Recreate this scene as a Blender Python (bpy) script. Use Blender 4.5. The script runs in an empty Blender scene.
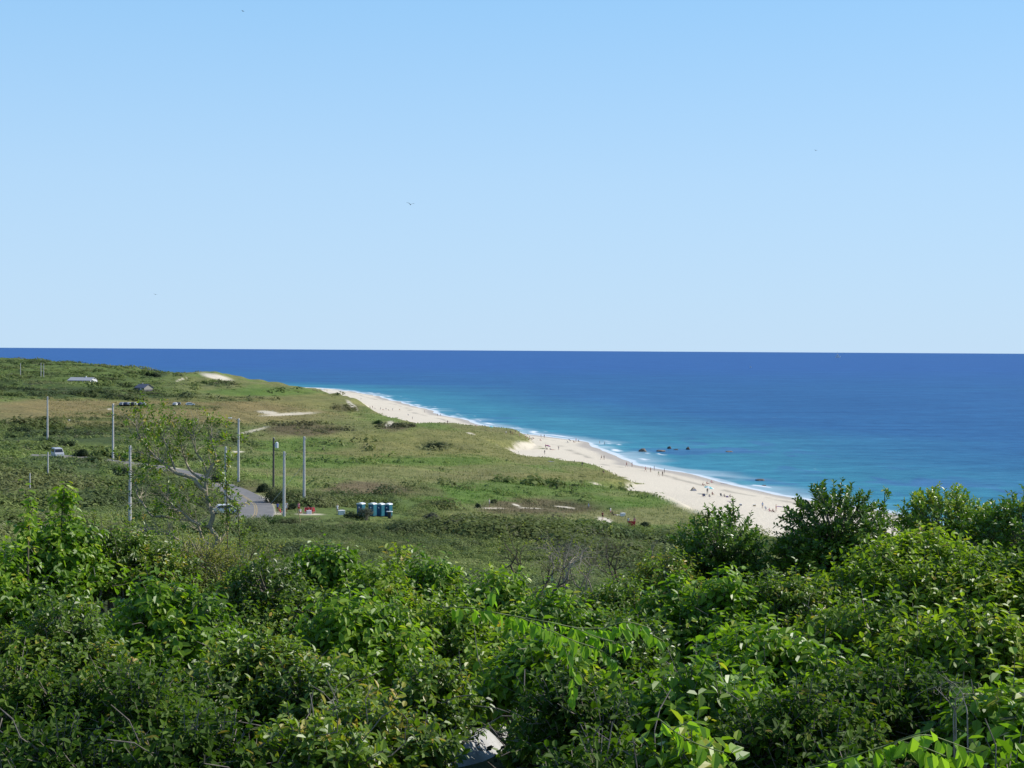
import bpy, math, random
import numpy as np
from mathutils import Vector, Matrix

random.seed(7)
rng = np.random.default_rng(11)
PI = math.pi
R = math.radians
scene = bpy.context.scene
COL = scene.collection

# ------------------------------------------------------------------ camera
F = 1500.0
CAMZ = 42.0
W, H_ = 1024, 768
HORY = 349.6
pitch = math.atan((384 - HORY) / F)
roll = 0.0059
fwd = np.array([0, math.cos(pitch), -math.sin(pitch)])
up0 = np.array([0, math.sin(pitch), math.cos(pitch)])
rt0 = np.array([1.0, 0, 0])
rt = rt0 * math.cos(roll) + up0 * math.sin(roll)
up = up0 * math.cos(roll) - rt0 * math.sin(roll)
CAM = np.array([0, 0, CAMZ])

cam_d = bpy.data.cameras.new('camera')
cam_d.sensor_width = 36
cam_d.lens = 36 * F / W
cam_d.clip_start = 0.1
cam_d.clip_end = 120000
cam = bpy.data.objects.new('camera', cam_d)
COL.objects.link(cam)
M = Matrix.Identity(4)
for i in range(3):
    M[i][0] = rt[i]; M[i][1] = up[i]; M[i][2] = -fwd[i]; M[i][3] = CAM[i]
cam.matrix_world = M
scene.camera = cam


def raydir(px, py):
    d = fwd + rt * ((px - 512) / F) + up * ((384 - py) / F)
    return d / d[1]           # scaled so Y advances by 1


def at_z(px, py, z):
    d = raydir(px, py)
    t = (z - CAMZ) / d[2]
    return CAM + d * t


def at_d(px, py, dist):
    return CAM + raydir(px, py) * dist


def project(X, Y, Z):
    P = np.stack([X, Y, Z - CAMZ], -1)
    dz = P @ fwd
    dz = np.where(np.abs(dz) < 1e-3, 1e-3, dz)
    return 512 + F * (P @ rt) / dz, 384 - F * (P @ up) / dz


# ------------------------------------------------------------------ noise
def _hash(i, j, seed):
    i = i.astype(np.int64).astype(np.uint64); j = j.astype(np.int64).astype(np.uint64)
    h = (i * np.uint64(374761393) + j * np.uint64(668265263) + np.uint64(seed * 2246822519 + 97)) & np.uint64(0xffffffff)
    h = ((h ^ (h >> np.uint64(13))) * np.uint64(1274126177)) & np.uint64(0xffffffff)
    h = ((h ^ (h >> np.uint64(16))) * np.uint64(2654435761)) & np.uint64(0xffffffff)
    return ((h ^ (h >> np.uint64(15))) & np.uint64(0xffffff)).astype(np.float64) / float(0xffffff)


def vn(x, y, seed=0):
    xi = np.floor(x); yi = np.floor(y)
    fx = x - xi; fy = y - yi
    fx = fx * fx * (3 - 2 * fx); fy = fy * fy * (3 - 2 * fy)
    a = _hash(xi, yi, seed); b = _hash(xi + 1, yi, seed); c = _hash(xi, yi + 1, seed); d = _hash(xi + 1, yi + 1, seed)
    return (a * (1 - fx) + b * fx) * (1 - fy) + (c * (1 - fx) + d * fx) * fy


def fbm(x, y, seed=0, octv=4):
    s = 0; a = 0.5; t = 0
    for k in range(octv):
        s = s + a * vn(x * 2 ** k + 13.7 * k, y * 2 ** k - 7.1 * k, seed + k); t += a; a *= 0.5
    return s / t


def sstep(a, b, x):
    t = np.clip((x - a) / (b - a), 0, 1)
    return t * t * (3 - 2 * t)


# ------------------------------------------------------------------ terrain
coast_px = [(308, 387.6), (330, 389), (352, 391.5), (370, 394.5), (400, 402), (440, 413.5), (480, 424), (520, 433.3), (540, 435.8), (560, 438.0), (580, 441.2), (600, 447.5), (620, 456),
            (640, 464), (690, 475), (740, 485.5), (790, 497)]
cp = [at_z(a, b, 0.0) for a, b in coast_px]
cX = [p[0] for p in cp]; cY = [p[1] for p in cp]
near_c = [(97, 400), (106, 350), (116, 280), (128, 200), (140, 100), (150, 0), (170, -400), (170, -2000)]
far_c = [(-330, 1720), (-520, 1850), (-900, 2150), (-1600, 2500), (-4000, 3300)]
pts = [(a, b) for a, b in zip(cX, cY)] + near_c + far_c
pts.sort(key=lambda p: p[1])
CPX = np.array([p[0] for p in pts]); CPY = np.array([p[1] for p in pts])
# smooth the coast a little
_yy = np.concatenate([np.arange(-2000, 300, 50.0), np.arange(300, 1700, 6.0), np.arange(1700, 3400, 40.0)])
_xx = np.interp(_yy, CPY, CPX)
_k = np.hanning(9); _k /= _k.sum()
_xs = np.convolve(np.pad(_xx, 4, mode='edge'), _k, mode='valid')
_xs = _xs + (fbm(_yy / 34.0, _yy * 0, 5, 3) - 0.5) * 9.0 * np.clip((_yy - 250) / 200, 0, 1)
_sl = np.gradient(_xs, _yy)


def shore(X, Y):
    """signed metres inland from the waterline"""
    xc = np.interp(Y, _yy, _xs); sl = np.interp(Y, _yy, _sl)
    sl = np.clip(np.abs(sl), 0, 2)
    return np.minimum((xc - X) / np.sqrt(1 + sl ** 2), 2700 - np.hypot(X, Y))


ctrl = [
    (0, 360, 28), (0, 375, 20), (0, 395, 17), (0, 420, 16), (0, 450, 18), (0, 475, 18.5), (0, 500, 18.5), (0, 530, 19),
    (50, 362, 26), (50, 383, 19), (50, 400, 16.5), (50, 440, 17.5),
    (100, 367, 23), (85, 383, 19), (100, 400, 16), (100, 430, 15.5), (100, 460, 17), (100, 500, 17.5), (100, 530, 18.5),
    (140, 369, 20), (140, 388, 14.5), (150, 374, 17), (180, 376, 15), (180, 390, 13), (180, 405, 14.5), (180, 430, 15),
    (190, 480, 16), (190, 510, 17), (240, 500, 16), (258, 518, 15.8), (240, 540, 17),
    (198, 377, 14), (206, 374.5, 19), (215, 373, 20.5), (225, 375.5, 18), (232, 378, 16), (215, 384, 12.2), (230, 386, 12),
    (250, 380, 14), (262, 381, 12.5), (280, 385, 9), (298, 388, 6.5), (310, 389.5, 5),
    (250, 400, 11), (240, 430, 12), (240, 460, 14.5), (290, 400, 9),
    (330, 394, 6.5), (350, 397, 7), (365, 402, 7), (375, 408, 6.5), (385, 413, 6), (400, 420, 5), (415, 424.5, 5.5), (430, 424.5, 7.5), (450, 424, 8),
    (480, 428, 7.5), (500, 434, 6.5), (520, 440, 5), (512, 452, 4), (545, 463, 4), (600, 471, 4.2), (640, 478, 4.5), (660, 497, 5), (690, 508, 5), (720, 516, 5),
    (340, 410, 7), (380, 425, 7), (340, 432, 10), (300, 415, 9), (300, 430, 11), (300, 450, 9.5), (400, 450, 8.5), (450, 440, 7.5), (500, 470, 8), (600, 490, 7),
    (300, 480, 13), (400, 480, 12), (400, 500, 13), (345, 512, 14.5), (380, 517, 13.5), (450, 500, 12), (500, 500, 10.5), (500, 513, 11.5), (560, 480, 7),
    (600, 510, 8.5), (605, 522, 9), (650, 520, 8), (700, 530, 8), (500, 550, 15), (300, 550, 17), (300, 520, 15.5), (400, 550, 16), (600, 550, 12.5), (700, 560, 11),
]
CW = [at_z(a, b, z) for a, b, z in ctrl]
CR = [(math.atan2(p[0], p[1]), math.hypot(p[0], p[1]), p[2]) for p in CW]
for az in (-0.7, -0.35, -0.15, 0.0, 0.15, 0.35, 0.7):
    q = 3.0 * max(0, az)
    for r, z in ((1.0, 40.35), (3, 40.25), (6, 39.5), (10, 38.6), (15, 37.8), (20, 36.9), (26, 35.4), (34, 33.6), (46, 31.0), (62, 28), (100, 23 - q)):
        CR.append((az, r, z))
for az in (-0.7, -0.5):
    for r, z in ((180, 19.5), (300, 18), (600, 17), (1100, 20), (1600, 26)):
        CR.append((az, r, z))
for az, r, z in ((0.3, 150, 18), (0.3, 250, 10), (0.5, 150, 15), (0.7, 150, 10), (0.1, 1200, 6), (0.0, 1300, 5), (0.2, 600, 5), (-0.33, 2200, 4), (-0.25, 1800, 3), (-0.2, 1650, 2), (-0.5, 2400, 8), (-0.14, 1450, 3)):
    CR.append((az, r, z))
CR = np.array(CR)


def dom(az, r):
    return np.stack([np.clip(az, -0.75, 0.75) * 9.0, 4.0 * np.log(np.clip(r, 1.0, 2600))], -1)


D0 = dom(CR[:, 0], CR[:, 1])
K = np.linalg.norm(D0[:, None] - D0[None], axis=-1)
n_ = len(D0)
A = np.zeros((n_ + 3, n_ + 3))
A[:n_, :n_] = K - np.eye(n_) * 0.02
A[:n_, n_] = 1; A[:n_, n_ + 1:] = D0; A[n_, :n_] = 1; A[n_ + 1:, :n_] = D0.T
wts = np.linalg.solve(A, np.concatenate([CR[:, 2], [0, 0, 0]]))


def rbf(X, Y):
    X = np.atleast_1d(np.asarray(X, float)); Y = np.atleast_1d(np.asarray(Y, float))
    sh = X.shape
    q = dom(np.arctan2(X, Y).ravel(), np.hypot(X, Y).ravel())
    out = np.empty(len(q))
    for i in range(0, len(q), 20000):
        qq = q[i:i + 20000]
        k = np.linalg.norm(qq[:, None] - D0[None], axis=-1)
        out[i:i + 20000] = k @ wts[:n_] + wts[n_] + qq @ wts[n_ + 1:]
    return out.reshape(sh)


def beach_w(Y):
    return np.interp(Y, [0, 350, 385, 420, 440, 473, 540, 585, 603, 640, 690, 730, 780, 850, 920, 1000, 1130, 1250, 1400, 1600], [60, 62, 56, 54, 39, 34, 40, 46, 33, 27, 27, 36, 50, 53, 49, 44, 40, 46, 58, 66])


def bprof(s, Y):
    w = beach_w(Y)
    b = np.where(s < 0, s * 0.035, np.where(s < w, 0.055 * s, 0.055 * w + (s - w) * 0.62))
    return np.maximum(b, -9)


def rough(X, Y):
    r = np.hypot(X, Y)
    amp = np.interp(r, [5, 60, 200, 500, 1200], [0.15, 0.5, 0.9, 2.6, 4.4])
    a = (fbm(X / 46.0, Y / 46.0, 21, 3) - 0.5) * 2.0
    b = (fbm(X / 14.0, Y / 14.0, 31, 2) - 0.5) * 0.7
    return amp * (a + b)


# road centreline (pixels lying on the ground)
road_px = [(60, 535), (100, 533), (150, 531), (190, 529), (225, 527), (243, 523.5), (253, 518), (256, 511), (253, 503), (238, 493.5), (222, 486.5), (204, 480), (180, 472.8), (152, 467.2), (130, 464.0), (108, 461.2), (88, 458.6), (66, 456.6), (30, 455)]


def Hraw(X, Y):
    X = np.asarray(X, float); Y = np.asarray(Y, float)
    s = shore(X, Y)
    z = rbf(X, Y) + rough(X, Y)
    b = bprof(s, Y)
    k = 0.6
    h = np.clip(0.5 + 0.5 * (b - z) / k, 0, 1)
    zz = b * (1 - h) + z * h - k * h * (1 - h) * np.where(s < 20, 0, 1)
    zz = np.where(s < 0, b, zz)
    return zz


def hit(px, py, Hf, t0=2.0, t1=4000.0, n=1500):
    d = raydir(px, py)
    t = np.geomspace(t0, t1, n)
    X = CAM[0] + d[0] * t; Y = CAM[1] + d[1] * t; Z = CAM[2] + d[2] * t
    g = Hf(X, Y)
    idx = np.where(Z <= g)[0]
    if len(idx) == 0:
        return at_z(px, py, 0.0)
    i = max(idx[0], 1)
    f0 = Z[i - 1] - g[i - 1]; f1 = Z[i] - g[i]
    tt = t[i - 1] + (t[i] - t[i - 1]) * f0 / (f0 - f1)
    p = CAM + d * tt
    p[2] = Hf(np.array([p[0]]), np.array([p[1]]))[0]
    return p


rc = [hit(a, b, lambda X, Y: rbf(X, Y), t0=100) for a, b in road_px]
rc = np.array(rc)


def catmull(P, n):
    P = np.asarray(P, float); out = []
    for i in range(len(P) - 1):
        p0 = P[max(i - 1, 0)]; p1 = P[i]; p2 = P[i + 1]; p3 = P[min(i + 2, len(P) - 1)]
        for t in np.linspace(0, 1, n, endpoint=False):
            out.append(0.5 * ((2 * p1) + (-p0 + p2) * t + (2 * p0 - 5 * p1 + 4 * p2 - p3) * t * t + (-p0 + 3 * p1 - 3 * p2 + p3) * t ** 3))
    out.append(P[-1])
    return np.array(out)


RC = catmull(rc, 14)
kz = np.hanning(41); kz /= kz.sum()
RC[:, 2] = np.convolve(np.pad(RC[:, 2], 20, mode='edge'), kz, mode='valid')


def road_d(X, Y):
    """distance to the road centreline and the road's height there"""
    sh = X.shape; x = X.ravel(); y = Y.ravel()
    dist = np.full(x.shape, 1e9); z = np.zeros(x.shape)
    m = (x > RC[:, 0].min() - 40) & (x < RC[:, 0].max() + 40) & (y > RC[:, 1].min() - 40) & (y < RC[:, 1].max() + 40)
    ii = np.where(m)[0]
    for i in range(0, len(ii), 20000):
        j = ii[i:i + 20000]
        dd = np.hypot(x[j][:, None] - RC[None, :, 0], y[j][:, None] - RC[None, :, 1])
        k = dd.argmin(1)
        dist[j] = dd[np.arange(len(j)), k]; z[j] = RC[k, 2]
    return dist.reshape(sh), z.reshape(sh)


def Hh(X, Y):
    X = np.atleast_1d(np.asarray(X, float)); Y = np.atleast_1d(np.asarray(Y, float))
    z = Hraw(X, Y)
    d, rz = road_d(X, Y)
    t = 1 - sstep(4.5, 14, d)
    return z * (1 - t) + (rz - 0.12) * t


def gz(x, y):
    return float(Hh(np.array([x]), np.array([y]))[0])


def ground(px, py, t0=60.0):
    return hit(px, py, Hh, t0=t0)


# ------------------------------------------------------------------ object helpers
def link(o, parent=None):
    COL.objects.link(o)
    if parent is not None:
        o.parent = parent
    return o


def tag(o, label=None, cat=None, group=None, kind=None):
    if label: o['label'] = label
    if cat: o['category'] = cat
    if group: o['group'] = group
    if kind: o['kind'] = kind
    return o


def empty(name, loc, rz=0.0, label=None, cat=None, group=None):
    o = bpy.data.objects.new(name, None)
    o.empty_display_size = 0.3
    o.location = loc; o.rotation_euler = (0, 0, rz)
    link(o)
    tag(o, label, cat, group)
    return o


def bigmesh(name, V, Fq, mat, attrs=None, parent=None, smooth=False, colattr=None):
    me = bpy.data.meshes.new(name)
    V = np.ascontiguousarray(V, dtype=np.float32); Fq = np.ascontiguousarray(Fq, dtype=np.int32)
    k = Fq.shape[1]
    me.vertices.add(len(V)); me.vertices.foreach_set('co', V.ravel())
    me.loops.add(Fq.size); me.loops.foreach_set('vertex_index', Fq.ravel())
    me.polygons.add(len(Fq)); me.polygons.foreach_set('loop_start', np.arange(len(Fq), dtype=np.int32) * k)
    me.polygons.foreach_set('use_smooth', np.full(len(Fq), smooth, dtype=bool))
    me.update(calc_edges=True)
    for an, av in (attrs or {}).items():
        a = me.attributes.new(an, 'FLOAT', 'POINT'); a.data.foreach_set('value', np.ascontiguousarray(av, dtype=np.float32).ravel())
    for an, av in (colattr or {}).items():
        a = me.attributes.new(an, 'FLOAT_COLOR', 'POINT')
        c = np.ones((len(V), 4), np.float32); c[:, :3] = av
        a.data.foreach_set('color', c.ravel())
    me.materials.append(mat)
    o = bpy.data.objects.new(name, me)
    return link(o, parent)


def pymesh(name, V, Fc, mats, parent=None, smooth=False, mi=None):
    me = bpy.data.meshes.new(name)
    me.from_pydata([tuple(map(float, v)) for v in V], [], [tuple(map(int, f)) for f in Fc])
    for m in (mats if isinstance(mats, (list, tuple)) else [mats]):
        me.materials.append(m)
    if smooth:
        me.polygons.foreach_set('use_smooth', np.full(len(me.polygons), True))
    if mi is not None:
        me.polygons.foreach_set('material_index', np.array(mi, dtype=np.int32))
    me.update()
    o = bpy.data.objects.new(name, me)
    return link(o, parent)


class MB:
    """collects boxes, tubes, lofts"""
    def __init__(s): s.V = []; s.F = []; s.M = []
    def add(s, V, Fc, m=0):
        b = len(s.V); s.V += [tuple(v) for v in V]; s.F += [tuple(b + i for i in f) for f in Fc]; s.M += [m] * len(Fc)
        return s
    def box(s, c, d, m=0, rz=0.0, ry=0.0, bev=0.0):
        x, y, z = [q / 2 for q in d]
        V = []
        if bev <= 0:
            V = [(-x, -y, -z), (x, -y, -z), (x, y, -z), (-x, y, -z), (-x, -y, z), (x, -y, z), (x, y, z), (-x, y, z)]
            Fc = [(0, 3, 2, 1), (4, 5, 6, 7), (0, 1, 5, 4), (1, 2, 6, 5), (2, 3, 7, 6), (3, 0, 4, 7)]
        else:
            rings = []
            for zz, i in ((-z, bev), (-z + bev, 0), (z - bev, 0), (z, bev)):
                a, b = x - i, y - i; e = bev if i == 0 else 0.0
                ring = [(-a + e, -b, zz), (a - e, -b, zz), (a, -b + e, zz), (a, b - e, zz), (a - e, b, zz), (-a + e, b, zz), (-a, b - e, zz), (-a, -b + e, zz)]
                rings.append(ring)
            V = [v for r in rings for v in r]
            Fc = [tuple(range(7, -1, -1)), tuple(range(24, 32))]
            for k in range(3):
                for j in range(8):
                    Fc.append((k * 8 + j, k * 8 + (j + 1) % 8, (k + 1) * 8 + (j + 1) % 8, (k + 1) * 8 + j))
        Q = Matrix.Rotation(rz, 3, 'Z') @ Matrix.Rotation(ry, 3, 'Y')
        V = [tuple(Q @ Vector(v) + Vector(c)) for v in V]
        return s.add(V, Fc, m)
    def tube(s, P, rad, n=8, m=0, cap=True):
        P = [Vector(p) for p in P]
        if not hasattr(rad, '__len__'): rad = [rad] * len(P)
        V = []; Fc = []
        ref = Vector((0, 0, 1)) if abs((P[-1] - P[0]).normalized().z) < 0.9 else Vector((1, 0, 0))
        for i, p in enumerate(P):
            t = (P[min(i + 1, len(P) - 1)] - P[max(i - 1, 0)]).normalized()
            u = t.cross(ref).normalized(); w = t.cross(u)
            for j in range(n):
                a = 2 * PI * j / n
                V.append(p + (u * math.cos(a) + w * math.sin(a)) * rad[i])
        for i in range(len(P) - 1):
            for j in range(n):
                Fc.append((i * n + j, i * n + (j + 1) % n, (i + 1) * n + (j + 1) % n, (i + 1) * n + j))
        if cap:
            Fc.append(tuple(range(n - 1, -1, -1))); Fc.append(tuple((len(P) - 1) * n + j for j in range(n)))
        return s.add(V, Fc, m)
    def prism(s, outline, y0, y1, m=0):
        """outline in x,z extruded along y"""
        n = len(outline)
        V = [(x, y0, z) for x, z in outline] + [(x, y1, z) for x, z in outline]
        Fc = [tuple(range(n)), tuple(range(2 * n - 1, n - 1, -1))] + [(j, j + n, (j + 1) % n + n, (j + 1) % n) for j in range(n)]
        return s.add(V, Fc, m)
    def build(s, name, mats, parent=None, smooth=False):
        return pymesh(name, s.V, s.F, mats, parent, smooth, s.M)


# ------------------------------------------------------------------ materials
def newmat(name):
    m = bpy.data.materials.new(name); m.use_nodes = True
    nt = m.node_tree
    return m, nt, nt.nodes['Principled BSDF'], nt.nodes['Material Output']


def node(nt, typ, **kw):
    n = nt.nodes.new(typ)
    for k, v in kw.items():
        setattr(n, k, v)
    return n


def plain(name, c, rough=0.6, var=0.12, scale=6.0, metal=0.0, bump=0.0, spec=0.5):
    m, nt, b, out = newmat(name)
    tc = node(nt, 'ShaderNodeTexCoord'); nz = node(nt, 'ShaderNodeTexNoise'); nz.inputs['Scale'].default_value = scale
    nz.inputs['Detail'].default_value = 5
    nt.links.new(tc.outputs['Object'], nz.inputs['Vector'])
    rp = node(nt, 'ShaderNodeValToRGB')
    rp.color_ramp.elements[0].position = 0.3; rp.color_ramp.elements[1].position = 0.7
    rp.color_ramp.elements[0].color = (*[q * (1 - var) for q in c], 1)
    rp.color_ramp.elements[1].color = (*[min(1, q * (1 + var)) for q in c], 1)
    nt.links.new(nz.outputs['Fac'], rp.inputs['Fac']); nt.links.new(rp.outputs['Color'], b.inputs['Base Color'])
    b.inputs['Roughness'].default_value = rough; b.inputs['Metallic'].default_value = metal
    b.inputs['Specular IOR Level'].default_value = spec
    if bump:
        bp = node(nt, 'ShaderNodeBump'); bp.inputs['Strength'].default_value = bump; bp.inputs['Distance'].default_value = 0.02
        nt.links.new(nz.outputs['Fac'], bp.inputs['Height']); nt.links.new(bp.outputs['Normal'], b.inputs['Normal'])
    return m


def leafmat(name, stops, rough=0.45, trans=0.35, spec=0.5, tcol=(1.5, 1.7, 0.6)):
    """colour by the per-leaf attribute lv"""
    m, nt, b, out = newmat(name)
    at = node(nt, 'ShaderNodeAttribute'); at.attribute_name = 'lv'
    rp = node(nt, 'ShaderNodeValToRGB'); cr = rp.color_ramp
    while len(cr.elements) < len(stops): cr.elements.new(0.5)
    for e, (p, c) in zip(cr.elements, stops):
        e.position = p; e.color = (*c, 1)
    nt.links.new(at.outputs['Fac'], rp.inputs['Fac'])
    nt.links.new(rp.outputs['Color'], b.inputs['Base Color'])
    b.inputs['Roughness'].default_value = rough; b.inputs['Specular IOR Level'].default_value = spec
    tr = node(nt, 'ShaderNodeBsdfTranslucent')
    mul = node(nt, 'ShaderNodeMix', data_type='RGBA', blend_type='MULTIPLY'); mul.inputs[0].default_value = 1
    nt.links.new(rp.outputs['Color'], mul.inputs[6]); mul.inputs[7].default_value = (*tcol, 1)
    nt.links.new(mul.outputs[2], tr.inputs['Color'])
    mx = node(nt, 'ShaderNodeMixShader'); mx.inputs[0].default_value = trans
    nt.links.new(b.outputs[0], mx.inputs[1]); nt.links.new(tr.outputs[0], mx.inputs[2])
    nt.links.new(mx.outputs[0], out.inputs['Surface'])
    return m


# terrain
def terrain_mat():
    m, nt, b, out = newmat('heath_and_sand')
    col = node(nt, 'ShaderNodeAttribute'); col.attribute_name = 'Col'
    sd = node(nt, 'ShaderNodeAttribute'); sd.attribute_name = 'sand'
    tc = node(nt, 'ShaderNodeTexCoord')
    def noise(sc, det=6, ro=0.6):
        n = node(nt, 'ShaderNodeTexNoise'); n.inputs['Scale'].default_value = sc; n.inputs['Detail'].default_value = det
        n.inputs['Roughness'].default_value = ro; nt.links.new(tc.outputs['Object'], n.inputs['Vector']); return n
    n1 = noise(0.9); n2 = noise(0.12); n3 = noise(3.5, 3)
    def ramp(n, a, b_, p0=0.3, p1=0.7):
        r = node(nt, 'ShaderNodeValToRGB'); r.color_ramp.elements[0].position = p0; r.color_ramp.elements[1].position = p1
        r.color_ramp.elements[0].color = (*a, 1); r.color_ramp.elements[1].color = (*b_, 1)
        nt.links.new(n.outputs['Fac'], r.inputs['Fac']); return r
    r1 = ramp(n1, (0.70, 0.71, 0.68), (1.30, 1.28, 1.22)); r2 = ramp(n2, (0.80, 0.84, 0.82), (1.2, 1.15, 1.15)); r3 = ramp(n3, (0.8, 0.8, 0.8), (1.2, 1.2, 1.2))
    def mul(a, c):
        x = node(nt, 'ShaderNodeMix', data_type='RGBA', blend_type='MULTIPLY'); x.inputs[0].default_value = 1
        nt.links.new(a, x.inputs[6]); nt.links.new(c, x.inputs[7]); return x.outputs[2]
    veg = mul(mul(mul(col.outputs['Color'], r1.outputs['Color']), r2.outputs['Color']), r3.outputs['Color'])
    rs = ramp(n3, (0.86, 0.85, 0.84), (1.08, 1.08, 1.08))
    sand = mul(col.outputs['Color'], rs.outputs['Color'])
    mx = node(nt, 'ShaderNodeMix', data_type='RGBA')
    nt.links.new(sd.outputs['Fac'], mx.inputs[0]); nt.links.new(veg, mx.inputs[6]); nt.links.new(sand, mx.inputs[7])
    nt.links.new(mx.outputs[2], b.inputs['Base Color'])
    b.inputs['Roughness'].default_value = 0.95; b.inputs['Specular IOR Level'].default_value = 0.1
    bp = node(nt, 'ShaderNodeBump'); bp.inputs['Strength'].default_value = 0.9; bp.inputs['Distance'].default_value = 0.35
    nt.links.new(n1.outputs['Fac'], bp.inputs['Height']); nt.links.new(bp.outputs['Normal'], b.inputs['Normal'])
    return m


# ------------------------------------------------------------------ build the terrain
az_f = np.linspace(-0.40, 0.40, 860)
az_c1 = np.linspace(-PI, -0.40, 70, endpoint=False)
az_c2 = np.linspace(0.40, PI, 70)[1:]
AZ = np.concatenate([az_c1, az_f, az_c2])
RR = np.concatenate([np.geomspace(0.6, 120, 110, endpoint=False), np.geomspace(120, 1900, 640, endpoint=False), np.geomspace(1900, 60000, 40)])
nr, na = len(RR), len(AZ)
A2, R2 = np.meshgrid(AZ, RR)
TX = R2 * np.sin(A2); TY = R2 * np.cos(A2)
TZ = Hh(TX.ravel(), TY.ravel()).reshape(TX.shape)
TS = shore(TX, TY)
PX, PY = project(TX, TY, TZ)

# ---- vegetation / sand zones
OLIVE = np.array([0.185, 0.195, 0.075]); TAN = np.array([0.205, 0.185, 0.085]); VIVID = np.array([0.100, 0.170, 0.034])
SCRUB = np.array([0.085, 0.125, 0.034]); BROWN = np.array([0.110, 0.082, 0.052]); SANDC = np.array([0.70, 0.625, 0.49]); DARK = np.array([0.050, 0.075, 0.030])
WET = np.array([0.42, 0.38, 0.33])


def warp(X, Y):
    wx = (fbm(X / 9.0, Y / 9.0, 51, 3) - 0.5) * 2; wy = (fbm(X / 9.0, Y / 9.0, 61, 3) - 0.5) * 2
    return wx, wy


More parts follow.
